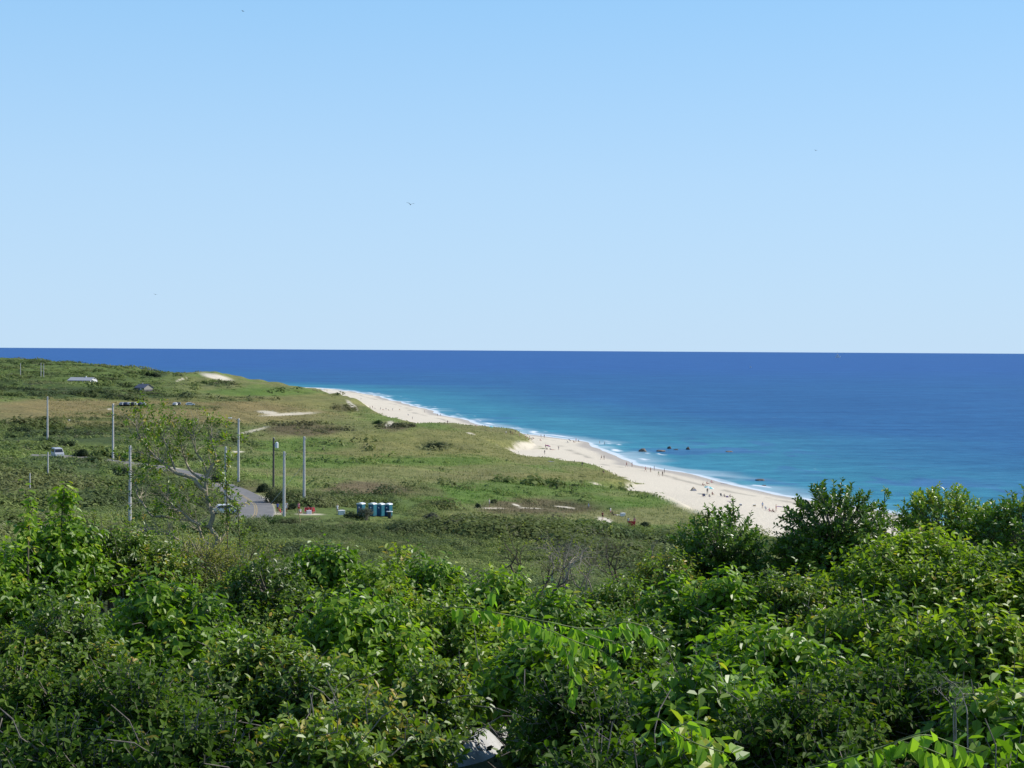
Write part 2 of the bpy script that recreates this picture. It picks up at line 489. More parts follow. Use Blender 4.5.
def zonecol(X, Y, Z):
    px, py = project(X, Y, Z)
    front = (Y > 20)
    r = np.hypot(X, Y)
    wx, wy = warp(X, Y)
    qx = px + wx * 14 * np.clip(250 / r, 0.2, 1.2); qy = py + wy * 5 * np.clip(250 / r, 0.25, 1.2)
    f1 = fbm(X / 60.0, Y / 60.0, 71, 4); f2 = fbm(X / 22.0, Y / 34.0, 81, 4)
    C = OLIVE[None] * np.ones(X.shape + (3,))
    scrubw = np.zeros(X.shape)

    def mixin(w, c):
        nonlocal C
        C = C * (1 - w[..., None]) + c * w[..., None]

    def blob(cx, cy, ax, ay, soft=0.35):
        d = np.sqrt(((qx - cx) / ax) ** 2 + ((qy - cy) / ay) ** 2)
        return (1 - sstep(1 - soft, 1 + soft, d)) * front
    mixin(sstep(0.52, 0.66, f2) * 0.55, VIVID * 1.2)
    mixin(sstep(0.55, 0.7, f1) * 0.5, TAN)
    # scrubland: all the left third, and the near belt
    left = (1 - sstep(205, 275, qx + (qy - 440) * 0.35)) * sstep(419, 428, qy) * front
    farleft = (1 - sstep(150, 215, qx)) * (1 - sstep(396, 403, qy)) * front
    belt = sstep(520, 533, qy - np.clip(qx - 540, 0, 400) * 0.06) * front
    mid = blob(335, 508, 110, 14) * 0.9
    for w, k in ((left, 1.0), (farleft, 0.9), (belt, 1.0), (mid, 0.9)):
        mixin(w * 0.9, SCRUB * (0.8 + 0.6 * f2[..., None])); scrubw = np.maximum(scrubw, w * k)
    mixin(np.maximum(belt, left * 0.6) * 0.75, np.array([0.125, 0.165, 0.048]) * (0.75 + 0.5 * f2[..., None]))
    # meadow of tan grass behind the poles
    for a in ((150, 413, 190, 13), (230, 404, 90, 7), (60, 405, 70, 5)):
        w = blob(*a); mixin(w * 0.85, TAN * np.array([1.08, 0.97, 0.95])); scrubw *= (1 - w)
    for a in ((160, 407, 60, 2.5), (90, 419, 60, 2), (210, 400, 60, 2)):
        w = blob(*a); mixin(w * 0.6, SCRUB); scrubw = np.maximum(scrubw, w * 0.4)
    # olive dunes
    for a in ((330, 400, 60, 8), (440, 455, 110, 12), (600, 480, 90, 9), (420, 438, 90, 9)):
        mixin(blob(*a) * 0.8, OLIVE * np.array([1.08, 1.0, 0.95]))
    # vivid green bands
    for a in ((520, 488, 100, 8), (470, 497, 60, 6), (620, 500, 80, 6), (430, 461, 70, 5), (590, 506, 60, 4), (300, 445, 50, 7), (640, 535, 90, 9), (300, 462, 70, 6), (260, 392, 60, 4)):
        w = blob(*a); mixin(w * 0.8, VIVID); scrubw = np.maximum(scrubw * (1 - 0.6 * w * (qy < 512)), w * 0.08)
    # brown heath
    for a, k in (((366, 489, 42, 9), 0.85), ((303, 430, 42, 5.5), 0.8), ((395, 427, 16, 4), 0.8), ((540, 507, 66, 8), 0.8), ((345, 408, 14, 4), 0.5), ((420, 492, 22, 7), 0.5), ((250, 486, 15, 6), 0.5)):
        w = blob(*a); mixin(w * k, BROWN * (0.7 + 0.6 * f2[..., None]) * (1.35 if a[1] == 489 else 1.0)); scrubw = np.maximum(scrubw * (1 - 0.85 * w), w * (0.3 if a[1] < 450 else 0.05))
    # dark thickets
    for a in ((60, 467, 70, 7), (150, 476, 40, 6), (270, 562, 90, 10), (340, 565, 80, 8), (25, 440, 60, 7), (120, 440, 50, 5), (110, 396, 90, 2.5), (60, 390, 70, 3), (30, 383, 40, 3), (220, 384, 18, 2.2), (435, 447, 16, 3.5), (155, 375, 12, 3)):
        w = blob(*a); mixin(w * 0.75, DARK); scrubw = np.maximum(scrubw, w)
    # sand
    bw = beach_w(Y) + (fbm(X / 11.0, Y / 11.0, 91, 3) - 0.5) * 16
    s = shore(X, Y)
    sand = 1 - sstep(-1.5, 1.5, s - bw)
    def sb(cx, cy, ax, ay, rot=0.0, soft=0.25):
        c, sn = math.cos(rot), math.sin(rot)
        jx = px + wx * 3 * np.clip(250 / r, 0.2, 1); jy = py + wy * 1.0 * np.clip(250 / r, 0.2, 1)
        u = (jx - cx) * c + (jy - cy) * sn; v = -(jx - cx) * sn + (jy - cy) * c
        d = np.sqrt((u / ax) ** 2 + (v / ay) ** 2)
        return (1 - sstep(1 - soft, 1 + soft, d)) * front
    for a in ((216, 376.8, 15, 2.4, 0.2), (289, 414.2, 26, 1.3, -0.05), (268, 412.5, 10, 1.6, 0.1), (250, 431.8, 17, 1.1, -0.27), (389, 424.5, 5, 2.6, -0.5),
              (528, 446, 13, 3.6, 0.15), (520, 450, 8, 2.5, 0.5), (352, 405, 7, 1.8, 0.7), (492, 508.2, 14, 0.5, 0.0), (530, 508.0, 12, 0.4, 0.02), (517, 505.3, 4, 0.9, 0.3),
              (566, 507.2, 10, 0.7, 0.12), (605, 521, 8, 3.0, 0.3), (664, 492, 16, 7, 0.45), (690, 501, 28, 9, 0.35), (263, 500, 11, 3.2, 0.35), (270, 508, 6, 3.4, 0.8), (275, 513, 9, 1.3, 0.0), (310, 514, 14, 1.0, 0.02),
              (181, 379.5, 6, 0.5, -0.3), (471, 433.5, 4, 0.9, 0.2), (110, 409, 3, 0.6, 0.0), (150, 465.2, 34, 0.8, 0.12), (95, 459.5, 25, 0.7, 0.08), (237, 452, 6, 0.6, 0.0)):
        sand = np.maximum(sand, sb(*a, soft=0.4) * (0.95 if a[0] > 510 or a[0] < 240 else 0.8))
    sand = np.where(s < 0, 1, sand)
    sc = SANDC * (0.94 + 0.12 * f2[..., None])
    wet = (1 - sstep(3.0, 9, s + (f2 - 0.5) * 10))[..., None]
    sc = sc * (1 - wet * 0.85) + WET * wet * 0.85
    wr = np.exp(-((s - 15 - (f1 - 0.5) * 14) / 1.6) ** 2) * sstep(0.45, 0.6, fbm(X / 6.0, Y / 9.0, 201, 3))
    sc = sc * (1 - 0.35 * wr[..., None])
    C = C * (1 - sand[..., None]) + sc * sand[..., None]
    rd, _ = road_d(X, Y)
    scrubw = scrubw * (1 - sand) * np.where(r > 285, sstep(3.0, 3.6, rd), sstep(5.2, 6.4, rd))
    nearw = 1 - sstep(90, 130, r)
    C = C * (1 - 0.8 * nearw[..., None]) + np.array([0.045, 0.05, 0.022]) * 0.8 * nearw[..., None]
    C *= np.where(sand > 0.5, 1.0, 1.0)[..., None]
    return C, sand, scrubw


TC, TSAND, TSCR = zonecol(TX, TY, TZ)
idx = np.arange(nr * na).reshape(nr, na)
Fq = np.stack([idx[:-1, :-1], idx[1:, :-1], idx[1:, 1:], idx[:-1, 1:]], -1).reshape(-1, 4)
Fq = Fq[:, ::-1]
V = np.stack([TX, TY, TZ], -1).reshape(-1, 3)
ter = bigmesh('ground', V, Fq, terrain_mat(), attrs={'sand': TSAND.ravel()}, colattr={'Col': TC.reshape(-1, 3)}, smooth=True)
tag(ter, kind='structure')

# ------------------------------------------------------------------ sea
def sea_mat():
    m, nt, b, out = newmat('sea_water')
    col = node(nt, 'ShaderNodeAttribute'); col.attribute_name = 'Col'
    fo = node(nt, 'ShaderNodeAttribute'); fo.attribute_name = 'foam'
    tc = node(nt, 'ShaderNodeTexCoord')
    def noise(sc, det=6, ro=0.6, st=(1, 1, 1)):
        mp = node(nt, 'ShaderNodeMapping'); mp.inputs['Scale'].default_value = st
        nt.links.new(tc.outputs['Object'], mp.inputs['Vector'])
        n = node(nt, 'ShaderNodeTexNoise'); n.inputs['Scale'].default_value = sc; n.inputs['Detail'].default_value = det
        n.inputs['Roughness'].default_value = ro; nt.links.new(mp.outputs[0], n.inputs['Vector']); return n
    n1 = noise(0.22, 8, 0.7, (0.5, 1, 1)); n2 = noise(0.012, 6, 0.7, (0.45, 1, 1)); n3 = noise(0.05, 5, 0.6, (0.4, 1, 1))
    def ramp(n, a, b_, p0=0.3, p1=0.7):
        r = node(nt, 'ShaderNodeValToRGB'); r.color_ramp.elements[0].position = p0; r.color_ramp.elements[1].position = p1
        r.color_ramp.elements[0].color = (*a, 1); r.color_ramp.elements[1].color = (*b_, 1)
        nt.links.new(n.outputs['Fac'], r.inputs['Fac']); return r
    def mul(a, c):
        x = node(nt, 'ShaderNodeMix', data_type='RGBA', blend_type='MULTIPLY'); x.inputs[0].default_value = 1
        nt.links.new(a, x.inputs[6]); nt.links.new(c, x.inputs[7]); return x.outputs[2]
    c = mul(col.outputs['Color'], ramp(n1, (0.58, 0.68, 0.76), (1.48, 1.34, 1.24)).outputs['Color'])
    c = mul(c, ramp(n2, (0.70, 0.80, 0.88), (1.30, 1.18, 1.11)).outputs['Color'])
    c = mul(c, ramp(n3, (0.68, 0.78, 0.85), (1.32, 1.2, 1.14)).outputs['Color'])
    # whitecaps, very sparse
    nw = noise(0.16, 3, 0.5, (0.5, 1, 1)); wc = ramp(nw, (0, 0, 0), (1, 1, 1), 0.755, 0.775)
    fm = node(nt, 'ShaderNodeMath', operation='MAXIMUM'); nt.links.new(fo.outputs['Fac'], fm.inputs[0])
    wm = node(nt, 'ShaderNodeMath', operation='MULTIPLY'); wm.inputs[1].default_value = 0.35
    nt.links.new(wc.outputs['Color'], wm.inputs[0]); nt.links.new(wm.outputs[0], fm.inputs[1])
    mx = node(nt, 'ShaderNodeMix', data_type='RGBA'); nt.links.new(fm.outputs[0], mx.inputs[0]); nt.links.new(c, mx.inputs[6]); mx.inputs[7].default_value = (0.82, 0.85, 0.86, 1)
    nt.links.new(mx.outputs[2], b.inputs['Base Color'])
    b.inputs['Roughness'].default_value = 0.45; b.inputs['Specular IOR Level'].default_value = 0.06; b.inputs['IOR'].default_value = 1.33
    bp = node(nt, 'ShaderNodeBump'); bp.inputs['Strength'].default_value = 0.5; bp.inputs['Distance'].default_value = 0.5
    nt.links.new(n1.outputs['Fac'], bp.inputs['Height']); nt.links.new(bp.outputs['Normal'], b.inputs['Normal'])
    return m


saz = np.concatenate([np.linspace(-PI, -0.42, 60, endpoint=False), np.linspace(-0.42, 0.42, 700), np.linspace(0.42, PI, 60)[1:]])
sr = np.concatenate([np.geomspace(60, 280, 30, endpoint=False), np.geomspace(280, 1800, 620, endpoint=False), np.geomspace(1800, 6000, 120, endpoint=False), np.geomspace(6000, 60000, 60)])
A3, R3 = np.meshgrid(saz, sr)
SX = R3 * np.sin(A3); SY = R3 * np.cos(A3)
s = shore(SX, SY); off = -s
# drop the part of the sheet lying well inland so the land stays clear
DEEP = np.array([0.020, 0.100, 0.300]); MIDB = np.array([0.018, 0.110, 0.265]); TURQ = np.array([0.032, 0.200, 0.290]); SHAL = np.array([0.085, 0.280, 0.350])
g = np.clip(off, 0, 1e5) * (0.8 + 0.45 * fbm(SX / 150.0, SY / 220.0, 101, 4))


def ramp3(g, st):
    xs = [a for a, _ in st]; C = np.stack([np.interp(g, xs, [c[i] for _, c in st]) for i in range(3)], -1)
    return C


SC = ramp3(g, [(0, SHAL), (16, TURQ * 1.05), (45, TURQ), (105, (TURQ * 0.5 + MIDB * 0.5)), (190, MIDB), (1200, DEEP * 0.7 + MIDB * 0.3), (3500, DEEP)])
# dark weed and reef streaks under the water near shore
spx, spy = project(SX, SY, SX * 0)
wk = fbm(SX / 14.0, SY / 40.0, 111, 4)
reef = sstep(0.50, 0.62, wk) * np.exp(-((off - 62) / 24.0) ** 2) * sstep(380, 430, SY) * (1 - sstep(660, 760, SY))
reef = np.maximum(reef, 0.9 * (1 - sstep(0.6, 1.3, np.sqrt(((spx - 700 + 10 * (wk - 0.5)) / 70) ** 2 + ((spy - 451.5 - 8 * (wk - 0.5)) / 2.8) ** 2))) * (SY > 0))
for (cx, cy, ax, ay) in ((760, 480, 16, 1.6), (775, 483, 12, 1.6), (790, 484, 10, 1.2), (660, 450, 30, 2.2), (480, 421, 30, 1.2), (505, 418, 20, 0.8)):
    reef = np.maximum(reef, 0.6 * (1 - sstep(0.6, 1.4, np.sqrt(((spx - cx) / ax) ** 2 + ((spy - cy) / ay) ** 2))) * (SY > 0))
SC = SC * (1 - 0.75 * reef[..., None]) + np.array([0.040, 0.130, 0.300]) * 0.75 * reef[..., None]
# surf
fn = fbm(SY / 16.0, off / 6.0, 121, 3); fn2 = fbm(SY / 30.0, off / 30.0, 131, 2)
foam = (1 - sstep(1.0, 3.5, off + (fn - 0.5) * 5)) * 0.8
zone = np.interp(SY, [400, 440, 470, 520, 560, 590, 640, 680, 760, 900, 1100, 1400], [0.0, 0.4, 0.2, 0.1, 0.5, 1.0, 0.3, 0.2, 1.0, 0.7, 0.4, 0.7])
for c0, wd, th in ((6.0, 2.2, 0.48), (13.0, 1.6, 0.62), (19.0, 1.2, 0.70)):
    th = th + 0.03 + 0.12 * (1 - zone)
    foam = np.maximum(foam, np.exp(-((off - c0 - (fn2 - 0.5) * 12) / wd) ** 2) * sstep(th, th + 0.08, fn) * 1.0)
wash = (1 - sstep(4, 24, off + (fn2 - 0.5) * 16)) * 0.35
foam = np.clip(np.maximum(foam, wash * sstep(0.4, 0.6, fn2)), 0, 1)
foam *= sstep(330, 420, SY)
SZ = 0.10 * (fbm(SX / 9.0, SY / 6.0, 141, 3) - 0.5) * np.clip(off / 10, 0, 1) + 0.25 * np.clip(foam, 0, 1) * np.exp(-((off - 14) / 12.0) ** 2)
keep = (off > -60)
sid = np.arange(SX.size).reshape(SX.shape)
Fs = np.stack([sid[:-1, :-1], sid[1:, :-1], sid[1:, 1:], sid[:-1, 1:]], -1).reshape(-1, 4)[:, ::-1]
kf = keep.ravel()[Fs].any(1)
Fs = Fs[kf]
used = np.zeros(SX.size, bool); used[Fs.ravel()] = True
remap = np.cumsum(used) - 1
sea = bigmesh('sea_water', np.stack([SX, SY, SZ], -1).reshape(-1, 3)[used], remap[Fs], sea_mat(), attrs={'foam': foam.ravel()[used]}, colattr={'Col': SC.reshape(-1, 3)[used]}, smooth=True)
tag(sea, kind='structure')

# ------------------------------------------------------------------ road
def road_mat():
    m, nt, b, out = newmat('asphalt')
    tc = node(nt, 'ShaderNodeTexCoord')
    n = node(nt, 'ShaderNodeTexNoise'); n.inputs['Scale'].default_value = 0.5; n.inputs['Detail'].default_value = 9; n.inputs['Roughness'].default_value = 0.7
    nt.links.new(tc.outputs['Object'], n.inputs['Vector'])
    r = node(nt, 'ShaderNodeValToRGB'); r.color_ramp.elements[0].position = 0.3; r.color_ramp.elements[1].position = 0.75
    r.color_ramp.elements[0].color = (0.150, 0.142, 0.130, 1); r.color_ramp.elements[1].color = (0.245, 0.232, 0.212, 1)
    nt.links.new(n.outputs['Fac'], r.inputs['Fac']); nt.links.new(r.outputs['Color'], b.inputs['Base Color'])
    b.inputs['Roughness'].default_value = 0.85
    return m


def strip(C, w0, w1, dz, thick=0.0):
    T = np.gradient(C[:, :2], axis=0); T /= np.linalg.norm(T, axis=1)[:, None]
    N = np.stack([-T[:, 1], T[:, 0]], -1)
    offs = [w0, w1] if thick == 0 else [w0 - 0.3, w0, 0.5 * (w0 + w1), w1, w1 + 0.3]
    zs = [dz, dz] if thick == 0 else [dz - thick, dz, dz + 0.0, dz, dz - thick]
    V = []
    for o_, z_ in zip(offs, zs):
        V.append(np.column_stack([C[:, :2] + N * o_, C[:, 2] + z_]))
    V = np.stack(V, 1); n, k, _ = V.shape
    ii = np.arange(n * k).reshape(n, k)
    return V.reshape(-1, 3), np.stack([ii[:-1, :-1], ii[1:, :-1], ii[1:, 1:], ii[:-1, 1:]], -1).reshape(-1, 4)


V, Fq = strip(RC, -2.8, 2.8, 0.06, 0.35)
road = bigmesh('road', V, Fq, road_mat(), smooth=False); tag(road, kind='structure')
ylw = plain('road_paint_yellow', (0.42, 0.31, 0.13), 0.7, 0.2, 1.5)
for q in (-0.16, 0.16):
    V, Fq = strip(RC, q - 0.07, q + 0.07, 0.066)
    o = bigmesh('road_marking', V, Fq, ylw, parent=None); tag(o, kind='structure')

# ------------------------------------------------------------------ heath scrub (uncountable cover)
def clumps(X, Y, Z, Rr, Hh_, nleaf, lsize, col, seed, flat=0.7):
    """leafy domes: arrays of clumps -> quads with a colour per clump and leaf"""
    g = np.random.default_rng(seed)
    n = len(X)
    rep = np.repeat(np.arange(n), nleaf)
    m = len(rep)
    th = g.uniform(0, 2 * PI, m); cz = g.uniform(-0.05, 1.0, m); sz = np.sqrt(1 - np.clip(cz, 0, 1) ** 2)
    lump = 1 + 0.25 * np.sin(th * 3 + rep * 1.7) * sz
    rad = g.uniform(0.72, 1.08, m) * lump
    D = np.stack([np.cos(th) * sz, np.sin(th) * sz, cz], -1)
    P = np.stack([X[rep], Y[rep], Z[rep]], -1) + D * np.stack([Rr[rep] * rad, Rr[rep] * rad, Hh_[rep] * rad], -1)
    Nn = D * np.array([1, 1, 1.2]) + np.array([0.15, 0, 0.45]) + g.normal(0, 0.38, (m, 3)); Nn /= np.linalg.norm(Nn, axis=1)[:, None]
    T = np.cross(Nn, g.normal(0, 1, (m, 3))); T /= np.linalg.norm(T, axis=1)[:, None]
    B = np.cross(Nn, T)
    ls = (lsize[rep] * g.uniform(0.6, 1.3, m))[:, None]
    Q = np.stack([P - T * ls, P + B * ls * 0.62, P + T * ls, P - B * ls * 0.62], 1).reshape(-1, 3)
    lc = col[rep] * g.uniform(0.72, 1.3, m)[:, None]
    return Q, np.arange(4 * m).reshape(m, 4), np.repeat(lc, 4, axis=0)


def colmat(name, rough=0.7, trans=0.25):
    m, nt, b, out = newmat(name)
    at = node(nt, 'ShaderNodeAttribute'); at.attribute_name = 'Col'
    nt.links.new(at.outputs['Color'], b.inputs['Base Color']); b.inputs['Roughness'].default_value = rough
    b.inputs['Specular IOR Level'].default_value = 0.2
    tr = node(nt, 'ShaderNodeBsdfTranslucent'); nt.links.new(at.outputs['Color'], tr.inputs['Color'])
    mx = node(nt, 'ShaderNodeMixShader'); mx.inputs[0].default_value = trans
    nt.links.new(b.outputs[0], mx.inputs[1]); nt.links.new(tr.outputs[0], mx.inputs[2]); nt.links.new(mx.outputs[0], out.inputs['Surface'])
    return m


scrub_m = colmat('scrub_leaves', 0.7, 0.4)
N = 120000
a = rng.uniform(-0.40, 0.40, N); rr = np.exp(rng.uniform(math.log(70), math.log(1750), N))
sx = rr * np.sin(a); sy = rr * np.cos(a)
szz = Hh(sx, sy)
C_, sand_, scr_ = zonecol(sx, sy, szz)
cover = fbm(sx / 7.0, sy / 7.0, 151, 3); cov2 = fbm(sx / 30.0, sy / 30.0, 161, 3)
cpx0, cpy0 = project(sx, sy, szz)
scr_ = np.where(rr < 160, np.maximum(scr_, 0.9), scr_)
dens = np.clip(scr_, 0, 1) * sstep(0.30, 0.46, 0.6 * cover + 0.4 * cov2 + 0.12 * (cpy0 > 524)) * 0.9 + 0.006 * (sand_ < 0.3)
kp = (rng.uniform(0, 1, N) < dens) & (sand_ < 0.4) & (shore(sx, sy) > beach_w(sy) + 6)
rd_, _ = road_d(sx, sy)
kp &= (rd_ > 5.0) | ((rr > 285) & (rd_ > 3.3) & (rng.uniform(0, 1, N) < 0.5))
# keep the line of sight to the road and roadside clear
cpx, cpy = project(sx, sy, szz)
tall = np.interp(cov2, [0.35, 0.65], [0.35, 1.0]) * (0.6 + 0.8 * rng.uniform(0, 1, N))
thick = sstep(0.47, 0.62, fbm(sx / 17.0, sy / 17.0, 181, 3))
tall = tall * (0.55 + 1.1 * thick)
Rs = (0.55 + 1.0 * tall) * np.interp(rr, [100, 400, 1500], [0.85, 1.25, 2.3])
Hs = (0.45 + 1.0 * tall) * np.interp(rr, [100, 400, 1500], [0.8, 1.0, 1.25])
lowz = (cpx > 255) & (cpx < 400) & (cpy > 514) & (cpy < 530)
Hs = np.where(lowz, Hs * 0.5, Hs)
clearz = (cpx > 262) & (cpx < 395) & (cpy > 507) & (cpy < 519) & (rr > 180)
kp &= ~clearz
kp &= ~((cpx > 474) & (cpx < 645) & (cpy > 503.5) & (cpy < 526) & (rng.uniform(0, 1, N) < 0.93))
kp &= ~((cpx > 560) & (cpx < 720) & (cpy < 522) & (rng.uniform(0, 1, N) < 0.8))
hedge = (cpx > 60) & (cpx < 262) & (cpy > 527) & (cpy < 537) & (rd_ > 4.2)
hedge &= ~((cpx > 112) & (cpx < 150))
kp &= ~((cpx > 112) & (cpx < 150) & (cpy > 526) & (cpy < 545) & (rng.uniform(0, 1, N) < 0.8))
kp |= hedge & (rng.uniform(0, 1, N) < 0.8)
Hs = np.where(hedge, 1.9 * rng.uniform(0.85, 1.2, N), Hs); Rs = np.where(hedge, 1.5, Rs)
nearb = (rr < 330) & ~hedge
kp &= ~(nearb & (rng.uniform(0, 1, N) > 0.42))
Rs = np.where(nearb, Rs * 1.35, Rs); Hs = np.where(nearb, Hs * 1.15, Hs)
pal = np.array([[0.165, 0.215, 0.056], [0.215, 0.255, 0.070], [0.074, 0.102, 0.042], [0.250, 0.250, 0.105], [0.230, 0.195, 0.130], [0.115, 0.150, 0.068]])
patch = fbm(sx / 26.0, sy / 26.0, 171, 3) + rng.normal(0, 0.05, N)
pi_ = np.digitize(patch, [0.36, 0.44, 0.50, 0.57, 0.64])
order = np.array([2, 5, 0, 1, 0, 3])
cc = pal[order[pi_]]
cc = np.where((rng.uniform(0, 1, N) < 0.05)[:, None], pal[4], cc)
bigp = fbm(sx / 55.0, sy / 80.0, 191, 3)
cc = cc * 0.52 + C_ * 0.48 * 1.55
cc = cc * np.interp(bigp, [0.35, 0.65], [0.78, 1.25])[:, None] * np.where(rr < 330, 1.18, 1.0)[:, None]
cc = cc * np.interp(tall, [0.3, 1.3], [1.15, 0.78])[:, None]
k1 = kp & (rr < 330); k2 = kp & (rr >= 330)
parts = []
for kk, nl, sd in ((k1, 170, 1), (k2, 34, 2)):
    i = np.where(kk)[0]
    ls = Rs[i] * (0.098 if sd == 1 else 0.22)
    parts.append(clumps(sx[i], sy[i], szz[i] - 0.05, Rs[i], Hs[i], nl, ls, cc[i], sd))
V = np.concatenate([p[0] for p in parts]); Cc = np.concatenate([p[2] for p in parts])
Fq = np.arange(len(V)).reshape(-1, 4)
o = bigmesh('heath_scrub', V, Fq, scrub_m, colattr={'Col': Cc})
tag(o, 'low green and olive heath scrub covering the ground between the hill and the dunes', 'scrub', kind='stuff')
print('scrub clumps', k1.sum(), k2.sum(), 'faces', len(Fq))

# beach grass: thin tufts on the dunes
N = 26000
a = rng.uniform(-0.30, 0.20, N); rr = np.exp(rng.uniform(math.log(230), math.log(900), N))
gx = rr * np.sin(a); gy = rr * np.cos(a); gzz = Hh(gx, gy)
C_, sand_, scr_ = zonecol(gx, gy, gzz)
kp = (sand_ < 0.5) & (scr_ < 0.5) & (shore(gx, gy) > beach_w(gy) - 4) & (road_d(gx, gy)[0] > 4.5)
i = np.where(kp)[0]
nb = 6
rep = np.repeat(i, nb); m = len(rep)
hgt = rng.uniform(0.15, 0.40, m) * np.interp(rr[rep], [230, 900], [1, 1.5]); ang = rng.uniform(0, PI, m); ox = rng.normal(0, 0.5, (m, 2)) * np.interp(rr[rep], [230, 900], [1, 2.2])[:, None]
bx = gx[rep] + ox[:, 0]; by = gy[rep] + ox[:, 1]; bz = gzz[rep] - 0.05
wv = np.stack([np.cos(ang), np.sin(ang)], -1) * np.interp(rr[rep], [230, 900], [0.07, 0.22])[:, None]
lean = rng.normal(0, 0.15, (m, 2)) - np.array([0.15, 0])
q0 = np.stack([bx - wv[:, 0], by - wv[:, 1], bz], -1); q1 = np.stack([bx + wv[:, 0], by + wv[:, 1], bz], -1)
q2 = np.stack([bx + lean[:, 0] * hgt + wv[:, 0] * 0.5, by + lean[:, 1] * hgt + wv[:, 1] * 0.5, bz + hgt], -1)
q3 = np.stack([bx + lean[:, 0] * hgt - wv[:, 0] * 0.5, by + lean[:, 1] * hgt - wv[:, 1] * 0.5, bz + hgt], -1)
V = np.stack([q0, q1, q2, q3], 1).reshape(-1, 3)
gc = np.clip(C_[rep] * rng.uniform(1.3, 2.0, m)[:, None], 0, 0.6)
o = bigmesh('dune_grass', V, np.arange(4 * m).reshape(m, 4), scrub_m, colattr={'Col': np.repeat(gc, 4, axis=0)})
tag(o, 'olive beach grass growing over the dunes behind the beach', 'grass', kind='stuff')

# ------------------------------------------------------------------ foliage tools
def tubes(P0, P1, R0, R1, k=5):
    P0 = np.asarray(P0, float); P1 = np.asarray(P1, float); R0 = np.asarray(R0, float); R1 = np.asarray(R1, float)
    D = P1 - P0; L = np.linalg.norm(D, axis=1); D = D / np.maximum(L, 1e-6)[:, None]
    ref = np.where(np.abs(D[:, 2:3]) < 0.9, np.array([[0, 0, 1.0]]), np.array([[1.0, 0, 0]]))
    U = np.cross(D, ref); U /= np.linalg.norm(U, axis=1)[:, None]; Wv = np.cross(D, U)
    n = len(P0); an = np.arange(k) * 2 * PI / k
    ring = U[:, None] * np.cos(an)[None, :, None] + Wv[:, None] * np.sin(an)[None, :, None]
    V = np.concatenate([P0[:, None] + ring * R0[:, None, None], P1[:, None] + D[:, None] * (R1 * 0.4)[:, None, None] + ring * R1[:, None, None]], 1)
    b = np.arange(n)[:, None] * 2 * k; j = np.arange(k)[None]; j1 = (j + 1) % k
    Fq = np.stack([b + j, b + j1, b + k + j1, b + k + j], -1).reshape(-1, 4)
    return V.reshape(-1, 3), Fq


def leaves(P, D, Nn, L, Wd, fold=0.25, curl=0.25):
    """oval folded leaves from stem points P along D with face normal N"""
    D = D / np.linalg.norm(D, axis=1)[:, None]
    S = np.cross(D, Nn); S /= np.maximum(np.linalg.norm(S, axis=1), 1e-6)[:, None]
    Nn = np.cross(S, D)
    L = L[:, None]; Wd = Wd[:, None]
    b = P; tip = P + D * L - Nn * L * curl
    def pt(t, s):
        return P + D * L * t + S * Wd * s + Nn * (Wd * fold * abs(s) - L * curl * t * t)
    V = np.stack([b, pt(0.30, 0.46), pt(0.70, 0.40), tip, pt(0.70, -0.40), pt(0.30, -0.46)], 1)
    n = len(P); k = np.arange(n)[:, None] * 6
    Fq = np.concatenate([k + np.array([[0, 1, 2, 3]]), k + np.array([[0, 3, 4, 5]])], 1).reshape(-1, 4)
    return V.reshape(-1, 3), Fq


def unit(v):
    return v / np.maximum(np.linalg.norm(v, axis=-1, keepdims=True), 1e-9)


def shoots(P, D, Ls, nl, ll, lw, g, spread=0.9, droop=0.35, lvbase=None, sun=np.array([0.6, 0.1, 0.75])):
    """P,D,Ls shoots -> leaves + twig tubes"""
    n = len(P)
    D = unit(D)
    bend = g.normal(0, 0.25, (n, 3)) + np.array([0, 0, 0.25])
    ts = np.linspace(0.12, 1.0, nl)
    pts = P[:, None] + D[:, None] * (Ls[:, None, None] * ts[None, :, None]) + bend[:, None] * (Ls[:, None, None] * 0.35 * (ts ** 2)[None, :, None])
    tan = unit(D[:, None] + bend[:, None] * 0.7 * ts[None, :, None])
    ref = unit(np.cross(tan, unit(g.normal(0, 1, (n, 3)))[:, None] + 1e-3)); ref2 = np.cross(tan, ref)
    ph = g.uniform(0, 2 * PI, n)[:, None] + np.arange(nl)[None] * 2.399
    sd = ref * np.cos(ph)[..., None] + ref2 * np.sin(ph)[..., None]
    tipw = ts[None, :, None]
    LD = unit(sd * spread + tan * (0.35 + 0.5 * tipw) - np.array([0, 0, 1]) * droop + g.normal(0, 0.18, sd.shape))
    NN = unit(unit(tan + np.array([0, 0, 0.9])) + sun * 0.5 + g.normal(0, 0.35, sd.shape))
    LL = ll * g.uniform(0.65, 1.2, (n, nl)) * (0.8 + 0.35 * np.sin(ts * 2.6))[None]
    V, Fq = leaves(pts.reshape(-1, 3), LD.reshape(-1, 3), NN.reshape(-1, 3), LL.ravel(), (LL * lw).ravel(), fold=0.3, curl=0.18 + 0.2 * droop)
    if lvbase is None: lvbase = g.uniform(0.25, 0.75, n)
    lv = np.clip(lvbase[:, None] + g.normal(0, 0.10, (n, nl)) + 0.12 * (ts[None] - 0.5) + np.where(g.uniform(0, 1, (n, nl)) < 0.01, 0.6, 0), 0, 1)
    mid = P + D * (Ls * 0.5)[:, None] + bend * (Ls * 0.35 * 0.25)[:, None]
    tv, tf = tubes(np.concatenate([P, mid]), np.concatenate([mid, pts[:, -1]]), np.concatenate([np.full(n, 0.006), np.full(n, 0.0045)]), np.concatenate([np.full(n, 0.0045), np.full(n, 0.002)]), 3)
    return V, Fq, np.repeat(lv.ravel(), 6), tv, tf


